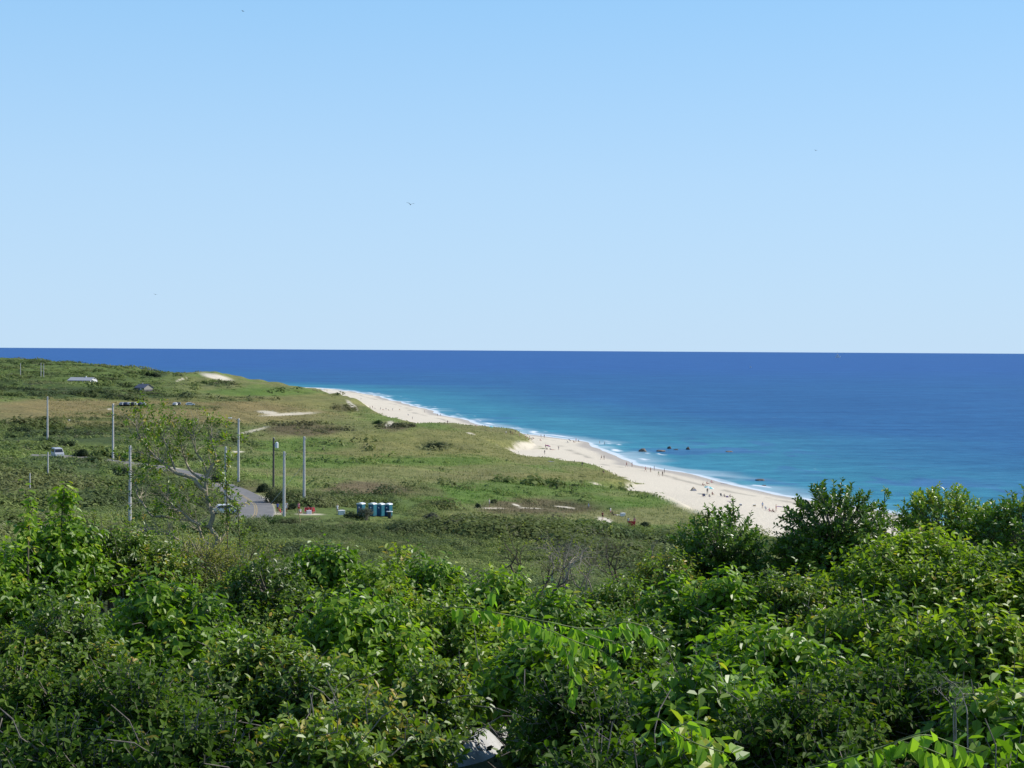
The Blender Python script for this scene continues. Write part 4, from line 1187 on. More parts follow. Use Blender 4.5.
ux, uy, uz, rr = ux[ok], uy[ok], uz[ok], rr[ok]
n = len(ux)
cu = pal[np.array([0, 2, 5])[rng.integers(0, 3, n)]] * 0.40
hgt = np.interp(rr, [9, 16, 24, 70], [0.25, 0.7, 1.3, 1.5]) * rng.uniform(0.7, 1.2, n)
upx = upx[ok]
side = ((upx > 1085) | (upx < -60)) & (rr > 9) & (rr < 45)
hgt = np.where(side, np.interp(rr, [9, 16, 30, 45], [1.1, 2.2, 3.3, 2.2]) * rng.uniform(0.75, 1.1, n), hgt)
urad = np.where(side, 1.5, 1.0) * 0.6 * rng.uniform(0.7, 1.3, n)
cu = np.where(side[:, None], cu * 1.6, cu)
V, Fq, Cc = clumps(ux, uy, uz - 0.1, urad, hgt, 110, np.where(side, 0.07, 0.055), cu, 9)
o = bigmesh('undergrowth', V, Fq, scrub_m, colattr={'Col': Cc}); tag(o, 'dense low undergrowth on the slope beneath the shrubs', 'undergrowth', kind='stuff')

conc = plain('pale_concrete', (0.42, 0.41, 0.39), 0.85, 0.2, 2.5, bump=0.2)
V, Fq = strip(PC, -0.30, 0.30, 0.22, 0.35)
o = bigmesh('path', V, Fq, conc); tag(o, kind='structure')

# ------------------------------------------------------------------ individual shrubs in the middle distance
mid_pal = {'dark': [0.036, 0.060, 0.022], 'green': [0.07, 0.12, 0.03], 'olive': [0.10, 0.12, 0.045], 'grey': [0.11, 0.12, 0.08]}
def mid_shrub(px, py, wpx, hpx, tone, label, seed, nl=1500, name='shrub', cat='shrub', trunk=False):
    p = ground(px, py); k = np.linalg.norm(p - CAM) / F
    rx = wpx * k / 2; h = hpx * k
    g = np.random.default_rng(seed)
    root = empty(name, tuple(p), 0, label, cat, 'separate shrubs on the heath')
    nb = 9
    X = g.uniform(-0.55, 0.55, nb) * rx; Y = g.uniform(-0.55, 0.55, nb) * rx; Z = g.uniform(-0.1, 0.35, nb) * h
    if trunk: Z = Z + 0.45 * h
    Rr = g.uniform(0.4, 0.62, nb) * rx; Hc = np.minimum(g.uniform(0.5, 0.8, nb) * h, h - Z)
    if trunk: Hc *= 0.75
    V, Fq, Cc = clumps(X, Y, Z, Rr, Hc, nl // nb, np.full(nb, max(0.13, 0.75 * k)), np.array([mid_pal[tone]] * nb) * g.uniform(0.85, 1.2, nb)[:, None], seed)
    bigmesh('crown', V, Fq, scrub_m, colattr={'Col': Cc}, parent=root)
    P0 = []; P1 = []
    for j in range(nb):
        P0.append((0, 0, -0.15)); P1.append((X[j], Y[j], Z[j] + Hc[j] * 0.5))
    tv, tf = tubes(P0, P1, [0.07] * nb, [0.03] * nb, 5)
    bigmesh('trunk', tv, tf, bark, parent=root)


MS = [
    (272, 503, 30, 20, 'dark', 'dark round shrub on the right shoulder of the road bend'),
    (290, 500, 26, 14, 'green', 'green shrub between the dark roadside shrub and the two pale poles'),
    (262, 492, 14, 9, 'dark', 'small dark shrub at the left end of the roadside shrubs'),
    (308, 505, 22, 9, 'green', 'low green shrub behind the foot of the taller pale pole'),
    (290, 509, 14, 6, 'dark', 'low dark shrub right behind the person in the white shirt'),
    (328, 504, 18, 8, 'dark', 'dark low shrub right of the red beach chairs'),
    (357, 519, 26, 11, 'dark', 'dark shrub in front of the left portable toilet'),
    (272, 524, 34, 9, 'green', 'green shrub at the near right corner of the road'),
    (288, 525, 24, 7, 'olive', 'low olive shrub below the nearest pale pole'),
    (217, 483, 14, 7, 'dark', 'dark shrub on the far side of the road behind the bare limbed tree'),
    (190, 495, 16, 9, 'dark', 'small dark shrub seen through the limbs of the bare tree'),
    (68, 449, 18, 9, 'dark', 'dark rounded shrub just right of the white van'),
    (49, 447, 16, 10, 'green', 'bright green shrub hiding the foot of the pole near the white van'),
    (82, 457, 16, 8, 'dark', 'dark shrub on the roadside right of the white van'),
    (20, 434, 30, 8, 'dark', 'long dark shrub on the left heath above the van'),
    (120, 476, 34, 9, 'dark', 'wide dark shrub below the curve of the pale road'),
    (30, 477, 34, 9, 'dark', 'wide dark shrub left of the thin grey posts'),
    (62, 476, 26, 8, 'dark', 'dark shrub beside the right hand thin grey post'),
    (430, 520, 16, 8, 'grey', 'grey green shrub standing alone right of the portable toilets'),
    (478, 508, 7, 5, 'dark', 'small dark shrub at the left end of the sandy trail'),
    (494, 503, 7, 4, 'olive', 'small olive shrub behind the walker on the sandy trail'),
    (565, 535, 13, 7, 'dark', 'dark shrub alone on the green slope below the trail'),
    (646, 528, 14, 6, 'dark', 'dark low shrub right of the two people in red'),
    (435, 448, 20, 6, 'dark', 'round dark green shrub alone on the open dune'),
    (155, 377, 11, 5, 'dark', 'dark round thicket tree on the far ridge above the slate roofed house', ),
    (148, 376, 7, 4, 'dark', 'smaller dark tree left of the round one on the far ridge'),
    (398, 427, 13, 4, 'dark', 'dark shrub beside the small sand scar near the beach'),
    (378, 424, 11, 4, 'green', 'green shrub capping the mound left of the small sand scar'),
]
for i, t in enumerate(MS):
    mid_shrub(*t, seed=300 + i, nl=1600 if t[2] > 12 else 700)
mid_shrub(366, 521, 20, 15, 'grey', 'open grey green small tree in front of the portable toilets', 350, 500, 'small_tree', 'tree', True)

# ------------------------------------------------------------------ utility poles
wood_pale = plain('weathered_pole_wood', (0.56, 0.53, 0.50), 0.85, 0.18, 5, bump=0.3)
wood_dark = plain('dark_pole_wood', (0.12, 0.10, 0.085), 0.85, 0.25, 5, bump=0.3)
metal = plain('galvanised_metal', (0.45, 0.46, 0.47), 0.45, 0.1, 4, metal=0.7)
ceram = plain('grey_insulator', (0.35, 0.36, 0.38), 0.3, 0.1, 4)
whitep = plain('white_paint', (0.80, 0.80, 0.78), 0.5, 0.06, 3)
PG = 'utility poles across the heath'
def pole(px, ytop, ybase, label, dark=False, cap=True, dist=None, wpx=2.4, extra=None):
    if dist is None:
        p = ground(px, ybase)
    else:
        q = at_d(px, ybase, dist); p = np.array([q[0], q[1], gz(q[0], q[1])])
    top = at_d(px, ytop, p[1]); h = top[2] - p[2]
    k = p[1] / F
    r = min(0.22, wpx * k * 0.48)
    root = empty('utility_pole', tuple(p), 0, label, 'pole', PG)
    m = wood_dark if dark else wood_pale
    b = MB(); n = 8
    b.tube([(0, 0, -0.3), (0.0, 0, h * 0.5), (0.0, 0, h)], [r * 1.1, r * 0.98, r * 0.82], 10); b.build('pole_shaft', m, root, smooth=False)
    if cap:
        c = MB(); c.tube([(0, 0, h + 0.002), (0, 0, h + 0.06)], [r * 0.95, r * 0.8], 10); c.tube([(r + 0.05, 0, h - 0.45), (r + 0.05, 0, h - 0.15)], 0.05, 8); c.box((r + 0.01, 0, h - 0.5), (0.12, 0.06, 0.05)); c.build('pole_cap', ceram, root)
    if extra == 'lamp':
        c = MB(); c.tube([(-r, 0, h - 0.3), (-0.8, -0.1, h + 0.15), (-1.4, -0.2, h + 0.25)], 0.04, 6); a_ = c.build('lamp_arm', metal, root)
        c = MB(); c.box((-1.65, -0.24, h + 0.2), (0.75, 0.35, 0.2), bev=0.05); c.build('lamp_head', whitep, root)
    if extra == 'transformer':
        c = MB(); c.tube([(r + 0.42, 0, h - 1.9), (r + 0.42, 0, h - 0.9)], 0.30, 12); c.tube([(r + 0.42, 0, h - 0.898), (r + 0.42, 0, h - 0.75)], [0.26, 0.08], 12); c.build('transformer', whitep, root)
        c = MB(); c.box((r + 0.06, 0, h - 1.4), (0.14, 0.12, 0.5)); c.build('bracket', metal, root)
    if extra == 'guy':
        c = MB(); c.tube([(r, 0, h * 0.62), (-5.5, -2, 0.1)], 0.022, 5); c.build('guy_wire', metal, root)
    return root, h


pole(47.5, 397, 441, 'pale pole above the white van, leftmost of the tall poles', dist=385)
pole(113, 404, 460, 'pale pole beside the thin strip of far road', dist=330)
pole(130, 446, 531, 'tall pale pole left of the bare limbed tree', dist=203, wpx=3.0)
pole(238.5, 419, 477, 'pale pole with a street lamp arm behind the road bend', dist=295, extra='lamp')
pole(273.5, 438, 480, 'short dark pole with a white transformer can', dark=True, dist=288, wpx=2.2, extra='transformer')
pole(225.5, 447, 504, 'pale pole at the left edge of the road behind the bare limbed tree', dist=250)
pole(284, 452, 521, 'pale pole at the near end of the road beside the beachgoers', dist=233, wpx=2.8)
pole(304, 437, 506, 'pale pole with a guy wire right behind the red beach chairs', dist=253, wpx=2.8, extra='guy')
pole(48, 452, 485, 'short thin grey post among the dark shrubs at left, right of the pair', dist=255, wpx=1.5, cap=False)
pole(30, 473, 501, 'short thin grey post at far left, left of the pair', dist=228, wpx=1.4, cap=False)
pole(20.5, 363, 376, 'leftmost of the three poles on the far hill', wpx=1.2)
pole(41, 363, 377, 'middle of the three poles on the far hill', wpx=1.0)
pole(43.7, 364, 378, 'rightmost of the three poles on the far hill', wpx=1.2)

# stakes, marker boards
stake_m = plain('bare_wood_stake', (0.42, 0.33, 0.15), 0.8, 0.2, 6)
for a_, b_, h_, ln, lab in ((317, 500, 2.1, -0.35, 'leaning wooden stake right of the two pale poles'), (268, 478, 1.8, -0.3, 'leaning wooden stake left of the transformer pole'), (301, 523, 1.8, -0.45, 'leaning wooden stake below the beachgoers by the road end')):
    p = ground(a_, b_)
    b = MB(); b.tube([(0, 0, -0.2), (ln * 0.5, 0, h_ * 0.5), (ln, 0, h_)], [0.08, 0.075, 0.05], 6)
    b.box((ln, 0, h_ - 0.12), (0.2, 0.12, 0.14), 0)
    o = b.build('stake', stake_m); o.location = p; tag(o, lab, 'stake')
for a_, b_, lab in ((219.3, 436, 'small white marker board, left of the pair behind the bare limbed tree'), (226, 436.5, 'small white marker board, right of the pair behind the bare limbed tree')):
    p = ground(a_, b_); k = p[1] / F
    root = empty('marker_sign', tuple(p), 0, lab, 'sign', 'white marker boards')
    b = MB(); b.tube([(0, 0, -0.2), (0, 0, 4 * k)], 0.06, 6); b.build('post', wood_pale, root)
    b = MB(); b.box((0, -0.09, 3.6 * k), (1.9 * k, 0.05, 2.2 * k), bev=0.01); b.build('board', whitep, root)

# ------------------------------------------------------------------ portable toilets
blue = plain('blue_plastic', (0.020, 0.075, 0.190), 0.45, 0.1, 3); teal = plain('teal_plastic', (0.020, 0.14, 0.19), 0.45, 0.1, 3)
roofp = plain('white_translucent_plastic', (0.82, 0.84, 0.84), 0.5, 0.05, 3); dkp = plain('dark_plastic', (0.03, 0.03, 0.035), 0.5, 0.1, 5)
def toilet(px, py, lab, dist):
    p = ground(px, py)
    root = empty('portable_toilet', tuple(p), R(-28), lab, 'portable toilet', 'row of portable toilets'); root.scale = (0.93, 0.93, 0.93)
    b = MB(); b.box((0, 0, 0.06), (1.16, 1.16, 0.12)); b.build('skid_base', dkp, root)
    b = MB(); b.box((0, 0, 1.14), (1.10, 1.10, 2.03), 0, bev=0.04)
    for s_ in (-1, 1):
        b.box((s_ * 0.553, 0, 1.05), (0.02, 0.7, 1.5), 0, bev=0.006)
    b.build('cabin_walls', [teal], root)
    b = MB(); b.box((0, -0.565, 1.08), (0.78, 0.035, 1.80), 0, bev=0.01); dr = b.build('door', blue, root)
    b = MB(); b.box((0.28, -0.60, 1.1), (0.10, 0.03, 0.12)); b.build('latch', dkp, dr)
    b = MB(); b.box((0, -0.59, 1.62), (0.22, 0.012, 0.22)); b.build('door_placard', whitep, dr)
    b = MB()
    ol = [(-0.60, 2.158)] + [(0.60 * math.cos(PI - PI * t / 8), 2.20 + 0.22 * math.sin(PI * t / 8)) for t in range(9)] + [(0.60, 2.158)]
    b.prism(ol, -0.60, 0.60); b.build('roof', roofp, root)
    b = MB(); b.tube([(0.4, 0.45, 2.2), (0.4, 0.45, 2.62)], 0.05, 8); b.build('vent_pipe', dkp, root)


k_ = 236 / F
toilet(388.3, 516.5, 'blue portable toilet at the right end of the row', 236)
toilet(380.5, 516.5, 'blue portable toilet second from the right of the row', 237)
toilet(372.5, 516.3, 'blue portable toilet third from the right, beside the open grey small tree', 238)
toilet(361, 516.3, 'portable toilet at the left end of the row, mostly hidden by shrubs', 240)
# white hand wash station
p = ground(389.5, 518.6)
root = empty('hand_wash_station', tuple(p), R(-20), 'white hand washing stand in front of the right hand portable toilet', 'wash stand')
b = MB(); b.box((0, 0, 0.55), (0.5, 0.4, 1.1), 0, bev=0.05); b.build('cabinet', dkp, root)
b = MB(); b.box((0, 0, 1.16), (1.0, 0.55, 0.11), 0, bev=0.03); b.tube([(0, 0.2, 1.21), (0, 0.2, 1.38), (0, 0.0, 1.4)], 0.02, 6); b.build('basin', whitep, root)

# ------------------------------------------------------------------ cars
glass = plain('car_glass', (0.03, 0.035, 0.04), 0.08, 0.05, 2, spec=0.8)
tyre = plain('tyre_rubber', (0.025, 0.025, 0.025), 0.85, 0.1, 10); lampm = plain('headlight_lens', (0.75, 0.75, 0.72), 0.15, 0.03, 4); redl = plain('tail_light', (0.35, 0.02, 0.02), 0.2, 0.05, 4)
def paint(nm, c): return plain(nm, c, 0.22, 0.03, 1.5, spec=0.6)
PW = paint('white_car_paint', (0.78, 0.78, 0.77)); PB = paint('dark_blue_car_paint', (0.03, 0.045, 0.09)); PK = paint('black_car_paint', (0.03, 0.03, 0.033)); PS = paint('silver_car_paint', (0.42, 0.43, 0.45)); PR = paint('maroon_car_paint', (0.22, 0.03, 0.03))
def make_car(loc, rz, pm, label, kind='car', group='cars parked behind the meadow'):
    root = empty('parked_car', loc, rz, label, 'car', group)
    van = kind == 'van'
    if van:
        prof = [(-2.4, 0.45), (-2.42, 1.25), (-2.30, 2.05), (-2.1, 2.15), (0.9, 2.15), (1.15, 2.05), (1.75, 1.20), (2.35, 1.02), (2.45, 0.75), (2.45, 0.42), (1.95, 0.34), (-2.0, 0.34)]
        win = (1.24, 1.93); L0, L1 = -2.15, 1.15
    else:
        prof = [(-2.2, 0.42), (-2.25, 0.85), (-2.15, 1.0), (-1.85, 1.04), (-1.45, 1.48), (-1.1, 1.60), (0.35, 1.60), (0.65, 1.52), (1.25, 1.04), (2.05, 0.90), (2.22, 0.72), (2.22, 0.40), (1.8, 0.32), (-1.8, 0.32)]
        win = (1.06, 1.48); L0, L1 = -1.5, 0.95
    n = len(prof); V = []; hw = 0.98 if van else 0.88
    cx0 = 0.5
    for s_ in (-1, -0.93, 0.93, 1):
        for x, z in prof:
            tum = 0.0 if z < win[0] else (z - win[0]) * (0.16 if van else 0.32)
            zz = z; xx = x
            if abs(s_) == 1: xx = x * 0.975; zz = 0.95 + (z - 0.95) * 0.955
            V.append((xx, s_ * (hw - tum), zz))
    Fc = [tuple(range(n)), tuple(range(4 * n - 1, 3 * n - 1, -1))]
    for k in range(3):
        for j in range(n):
            Fc.append((k * n + j, (k + 1) * n + j, (k + 1) * n + (j + 1) % n, k * n + (j + 1) % n))
    pymesh('body', V, Fc, pm, root)
    zt, zb = win[1], win[0] + 0.03
    b = MB()
    for s_ in (-1, 1):
        yb = s_ * (hw + 0.004); yt = s_ * (hw - (zt - win[0]) * (0.16 if van else 0.32) + 0.006)
        if van: q = [(-2.1, yb, zb), (1.45, yb, zb), (1.0, yt, zt), (-2.1, yt, zt)]
        else: q = [(-1.72, yb, zb), (1.1, yb, zb), (0.62, yt, zt), (-1.36, yt, zt)]
        q2 = [(x, y - s_ * 0.02, z) for x, y, z in q]
        b.add(q + q2, [(0, 1, 2, 3), (7, 6, 5, 4), (0, 4, 5, 1), (1, 5, 6, 2), (2, 6, 7, 3), (3, 7, 4, 0)])
    b.build('side_windows', glass, root)
    def screen(nm, x0, z0, x1, z1, o_):
        w0, w1 = hw - 0.10, hw - 0.22
        q = [(x0 + o_, -w0, z0), (x0 + o_, w0, z0), (x1 + o_, w1, z1), (x1 + o_, -w1, z1)]
        q2 = [(x - 0.02 * np.sign(o_), y, z) for x, y, z in q]
        MB().add(q + q2, [(0, 1, 2, 3), (7, 6, 5, 4), (0, 4, 5, 1), (1, 5, 6, 2), (2, 6, 7, 3), (3, 7, 4, 0)]).build(nm, glass, root)
    if van: screen('windscreen', 1.70, 1.27, 1.22, 1.96, 0.015); screen('rear_window', -2.42, 1.30, -2.32, 1.92, -0.012)
    else: screen('windscreen', 1.20, 1.08, 0.70, 1.48, 0.02); screen('rear_window', -1.80, 1.10, -1.46, 1.46, -0.02)
    for sx_ in (-1.42, 1.42):
        for s_ in (-1, 1):
            b = MB(); b.tube([(sx_, s_ * (hw - 0.20), 0.34), (sx_, s_ * (hw + 0.012), 0.34)], 0.34, 16); w_ = b.build('wheel', tyre, root)
            b = MB(); b.tube([(sx_, s_ * (hw + 0.013), 0.34), (sx_, s_ * (hw + 0.028), 0.34)], 0.2, 12); b.build('rim', metal, w_)
    xf = 2.44 if van else 2.2
    for s_ in (-1, 1):
        b = MB(); b.box((xf - 0.02, s_ * (hw - 0.25), 0.80), (0.06, 0.30, 0.14), 0, bev=0.02); b.build('headlight', lampm, root)
        b = MB(); b.box((-xf + 0.0, s_ * (hw - 0.2), 0.86), (0.06, 0.22, 0.16), 0, bev=0.02); b.build('tail_light', redl, root)
    for x_, nm in ((xf + 0.03, 'front_bumper'), (-xf - 0.03, 'rear_bumper')):
        b = MB(); b.box((x_, 0, 0.52), (0.12, 2 * hw - 0.1, 0.2), 0, bev=0.03); b.build(nm, dkp if nm == 'rear_bumper' else pm, root)
    return root


p = ground(57.5, 457.5)
make_car(tuple(p), R(-62), plain('dull_white_van_paint', (0.45, 0.46, 0.48), 0.4, 0.05, 2), 'white van driving on the far road at left', 'van', None)
p = ground(224, 514.5)
make_car(tuple(p + [-0.3, 0, 0]), R(200), PW, 'white car beside the road, half hidden by the bare limbed tree', 'car', None)
for px_, pm, rz_, lab in ((122.5, PS, 80, 'silver car at the left end of the parked row'), (126, PB, 95, 'dark blue car second in the parked row'), (129.5, PW, 84, 'white car in the middle of the parked row'), (133, PK, 92, 'black car right of the white one in the parked row'),
                      (136.3, PW, 88, 'white car second from the right of the parked row'), (139.8, PB, 95, 'dark blue car near the right end of the parked row'), (143, PS, 88, 'pale silver car at the right end of the parked row'),
                      (175.5, PW, 85, 'white car left of the black one in the right hand parked pair'), (178.8, PK, 95, 'black car alone right beside a white car in the meadow'), (190.2, PW, 20, 'white car parked apart at the far right of the meadow')):
    p = ground(px_, 405.6)
    make_car(tuple(p), R(rz_), pm, lab)

# ------------------------------------------------------------------ houses
shing = plain('silver_grey_shingle_roof', (0.36, 0.37, 0.39), 0.8, 0.15, 3); slate = plain('blue_grey_roof', (0.085, 0.10, 0.14), 0.7, 0.15, 3)
wallw = plain('white_board_wall', (0.62, 0.62, 0.60), 0.7, 0.06, 3); walld = plain('dark_board_wall', (0.10, 0.095, 0.10), 0.8, 0.15, 3); walls = plain('weathered_shingle_wall', (0.33, 0.31, 0.27), 0.8, 0.12, 3); pinkw = plain('cedar_wall_panel', (0.30, 0.20, 0.17), 0.8, 0.12, 3)
def gable(root, L, D, hw_, hr, wm, rm, gm, x0=0.0, oh=0.4, rn='roof'):
    b = MB(); b.box((x0, 0, hw_ / 2 - 0.5), (L, D, hw_ + 1)); b.build('wall', wm, root)
    for s_ in (-1, 1):
        b = MB(); xx = x0 + s_ * (L / 2 + 0.02)
        Vv = [(xx - 0.02, -D / 2 + 0.02, 0.0), (xx - 0.02, D / 2 - 0.02, 0.0), (xx - 0.02, D / 2 - 0.02, hw_), (xx - 0.02, 0, hw_ + hr - 0.03), (xx - 0.02, -D / 2 + 0.02, hw_)]
        Vv += [(xx + s_ * 0.05, y, z) for _, y, z in Vv]
        Fc = [(0, 1, 2, 3, 4), (9, 8, 7, 6, 5)] + [(j, (j + 1) % 5, (j + 1) % 5 + 5, j + 5) for j in range(5)]
        b.add(Vv, Fc); b.build('gable_end', gm, root)
    sl = hr / (D / 2)
    y0 = D / 2 + oh; z0 = hw_ - oh * sl
    o_ = [(-y0, z0), (0, hw_ + hr), (y0, z0), (y0, z0 + 0.22), (0, hw_ + hr + 0.22), (-y0, z0 + 0.22)]
    Vv = []
    for xx in (x0 - L / 2 - oh, x0 + L / 2 + oh): Vv += [(xx, y, z) for y, z in o_]
    Fc = [(0, 1, 4, 5), (1, 2, 3, 4), (11, 10, 7, 6), (10, 9, 8, 7)] + [(j, j + 6, (j + 1) % 6 + 6, (j + 1) % 6) for j in range(6)]
    b = MB(); b.add(Vv, Fc); return b.build(rn, rm, root)


def window(root, x, y, z, w, h, frame=None):
    b = MB()
    for dx, dz, ww, hh_ in ((0, h / 2, w + 0.2, 0.1), (0, -h / 2, w + 0.2, 0.1), (-w / 2 - 0.05, 0, 0.1, h - 0.1), (w / 2 + 0.05, 0, 0.1, h - 0.1)):
        b.box((x + dx, y - 0.05, z + dz), (ww, 0.1, hh_))
    f_ = b.build('window', frame or whitep, root)
    b = MB(); b.box((x, y - 0.03, z), (w - 0.004, 0.03, h - 0.104)); b.build('pane', glass, f_)


p = ground(82.5, 382.8); k = p[1] / F
print('house1', p, k)
root = empty('beach_house', tuple(p), R(-14), 'long low house with silver grey roof and white end wall on the far left hill', 'house')
L_ = 24 * k; hw_ = 2.6 * k; hr_ = 2.6 * k
gable(root, L_, 8.5, hw_, hr_, walld, shing, wallw, oh=0.7)
for i_, fx in enumerate((-0.40, -0.22, -0.04, 0.10, 0.22, 0.38)):
    window(root, L_ * fx, -4.26, hw_ * 0.55, 1.6, hw_ * 0.5)
b = MB(); b.box((-L_ * 0.31, -4.28, hw_ * 0.45), (1.3, 0.05, hw_ * 0.8)); b.build('wall_panel', pinkw, root)
b = MB(); b.box((L_ * 0.16, -4.29, hw_ * 0.42), (1.0, 0.06, hw_ * 0.8)); b.build('door', whitep, root)
b = MB(); b.prism([(L_ / 2 + 0.10, -0.8), (L_ / 2 + 2.6 * k, -0.8), (L_ / 2 + 2.6 * k, hw_ * 0.85), (L_ / 2 + 0.10, hw_ * 1.45)], -2.6, 2.6); b.build('lean_to', wallw, root)
b = MB(); b.box((L_ * 0.15, 0.4, hw_ + hr_ + 0.5), (0.7, 0.7, 1.0)); b.build('chimney', wallw, root)
p = ground(144, 389.5); k = p[1] / F
root = empty('beach_house', tuple(p), R(-30), 'small house with dark slate roof and pale gable left of the sand dune', 'house')
L_ = 12 * k; hw_ = 2.0 * k; hr_ = 3.2 * k
gable(root, L_, 7.5, hw_, hr_, walld, slate, walls, oh=0.5)
for fx in (-0.3, 0.0, 0.3): window(root, L_ * fx, -3.76, hw_ * 0.55, 1.0, hw_ * 0.5)
b = MB(); b.box((L_ * 0.15, -3.79, hw_ * 0.4), (0.9, 0.06, hw_ * 0.8)); b.build('door', whitep, root)
b = MB(); b.box((-L_ * 0.2, 0.3, hw_ + hr_ + 0.4), (0.6, 0.6, 0.9)); b.build('chimney', walls, root)

# ------------------------------------------------------------------ rocks
import bmesh
rockm = plain('dark_sea_rock', (0.075, 0.065, 0.055), 0.75, 0.4, 1.2, bump=0.6); rockb = plain('brown_sea_rock', (0.20, 0.15, 0.11), 0.8, 0.35, 1.0, bump=0.6)
def rock(px, py, wpx, hpx, mat, label, seed, onland=False, dep=1.0):
    p = ground(px, py) if onland else at_z(px, py, 0.0)
    k = p[1] / F
    bm = bmesh.new(); bmesh.ops.create_icosphere(bm, subdivisions=3, radius=1.0)
    g = np.random.default_rng(seed); o1, o2 = g.uniform(0, 50, 2)
    for v in bm.verts:
        q = v.co.copy()
        nn = float(fbm(np.array([q.x * 1.4 + o1]), np.array([q.y * 1.4 + q.z * 1.3 + o2]), seed, 3)[0])
        s_ = 0.62 + 0.75 * nn
        v.co = Vector((q.x * s_ * wpx * k / 2.5, q.y * s_ * wpx * k / 2 * dep, q.z * s_ * hpx * k * 0.95))
    me = bpy.data.meshes.new('rock'); bm.to_mesh(me); bm.free(); me.materials.append(mat)
    o = bpy.data.objects.new('rock', me); link(o); o.location = p
    tag(o, label, 'rock', 'rocks off the beach')


rock(643, 451.6, 9, 3.2, rockb, 'brown pointed rock in the sea nearest the surf, leftmost of the rocks', 1)
rock(661, 451.4, 12, 1.8, rockb, 'flat brown rock awash in the sea in the middle of the rocks', 2)
rock(669.5, 448.8, 5, 3.0, rockm, 'dark humped rock rising just behind the flat brown rock', 3)
rock(688, 449.6, 4.6, 2.6, rockm, 'dark rounded rock standing alone right of the flat brown rock', 4)
rock(676, 449.8, 6, 1.0, rockm, 'low dark rock between the humped and the rounded dark rocks', 8)
rock(729, 451.8, 9, 1.0, rockb, 'barely awash rock farthest right of the upper row of rocks', 5)
rock(760, 480.4, 12, 1.7, rockm, 'long flat dark rock just off the lower end of the beach', 6)
rock(764, 485.8, 6, 0.9, rockm, 'small awash rock between the long flat rock and the surf', 7)

# ------------------------------------------------------------------ boat, gulls
def boat(px_, py_, wp_, lab):
    p = at_z(px_, py_, 0.0); k = p[1] / F
    root = empty('boat', tuple(p), R(-8), lab, 'boat')
    Lb = wp_ * k; wb = Lb * 0.28; hb = Lb * 0.24
    V = []
    for t, w_, zt in ((-0.5, 0.9, 1.0), (-0.2, 1.0, 1.0), (0.2, 0.9, 1.1), (0.42, 0.45, 1.25), (0.5, 0.04, 1.4)):
        V += [(t * Lb, -w_ * wb / 2, zt * hb), (t * Lb * 0.94, -w_ * wb * 0.3, -0.3 * hb), (t * Lb * 0.94, w_ * wb * 0.3, -0.3 * hb), (t * Lb, w_ * wb / 2, zt * hb)]
    Fc = [(0, 1, 2, 3), (19, 18, 17, 16)]
    for i_ in range(4):
        for j in range(4): Fc.append((i_ * 4 + j, i_ * 4 + 4 + j, i_ * 4 + 4 + (j + 1) % 4, i_ * 4 + (j + 1) % 4))
    pymesh('hull', V, Fc, whitep, root)
    b = MB(); b.box((-Lb * 0.08, 0, hb * 1.7), (Lb * 0.34, wb * 0.6, hb * 1.35), bev=hb * 0.1); b.box((-Lb * 0.12, 0, hb * 2.75), (Lb * 0.2, wb * 0.5, hb * 0.7), bev=hb * 0.08); cb = b.build('cabin', whitep, root)
    b = MB(); b.box((-Lb * 0.08, 0, hb * 1.95), (Lb * 0.345, wb * 0.61, hb * 0.3)); b.build('window_band', glass, cb)
    b = MB(); b.tube([(-Lb * 0.15, 0, hb * 3.0), (-Lb * 0.15, 0, hb * 5)], hb * 0.08, 6); b.build('mast', metal, root)


boat(838, 357.6, 5.0, 'white boat far out just below the horizon at right')
boat(750.5, 367.6, 2.2, 'very small white boat left of and nearer than the other one')

gullm = plain('gull_grey_feathers', (0.10, 0.11, 0.13), 0.8, 0.2, 8)
def gull(px, py, d, rz_, flap, label):
    p = at_d(px, py, d)
    b = MB()
    b.tube([(0, -0.26, 0.02), (0, -0.20, 0.02), (0, -0.05, 0), (0, 0.12, 0), (0, 0.30, 0.02)], [0.008, 0.04, 0.075, 0.06, 0.02], 8)
    for s_ in (-1, 1):
        V = []
        for t, ch, yy in ((0.0, 0.13, 0.0), (0.25, 0.14, -0.04), (0.6, 0.10, 0.0), (1.0, 0.015, 0.12)):
            x = s_ * (0.03 + t * 0.62); z = 0.03 + (flap * math.sin(t * 2.0)) * 0.25
            V += [(x, yy - ch, z + 0.012), (x, yy + ch, z), (x, yy + ch * 0.2, z - 0.012)]
        Fc = []
        for i_ in range(3):
            for j in range(3):
                Fc.append((i_ * 3 + j, i_ * 3 + (j + 1) % 3, i_ * 3 + 3 + (j + 1) % 3, i_ * 3 + 3 + j))
        Fc += [(0, 1, 2), (11, 10, 9)]
        b.add(V, Fc)
    b.add([(-0.02, 0.28, 0.02), (0.02, 0.28, 0.02), (0.07, 0.40, 0.02), (-0.07, 0.40, 0.02), (0, 0.30, 0.04)], [(0, 1, 2, 3), (0, 4, 1), (1, 4, 2), (2, 4, 3), (3, 4, 0)])
    o = b.build('gull', gullm); o.location = p; o.rotation_euler = (0, R(6), R(rz_)); tag(o, label, 'bird', 'gulls flying over the coast')


gull(410.5, 204.6, 235, 15, 0.9, 'gull with spread raised wings in the middle of the sky, nearest of the four')
gull(243, 11.2, 430, 60, 0.2, 'tiny gull high at the top of the sky')
gull(155.5, 294.5, 460, 40, 0.3, 'tiny gull low in the left sky above the sea')
gull(816, 150.5, 480, 20, 0.5, 'tiny gull in the right half of the sky')

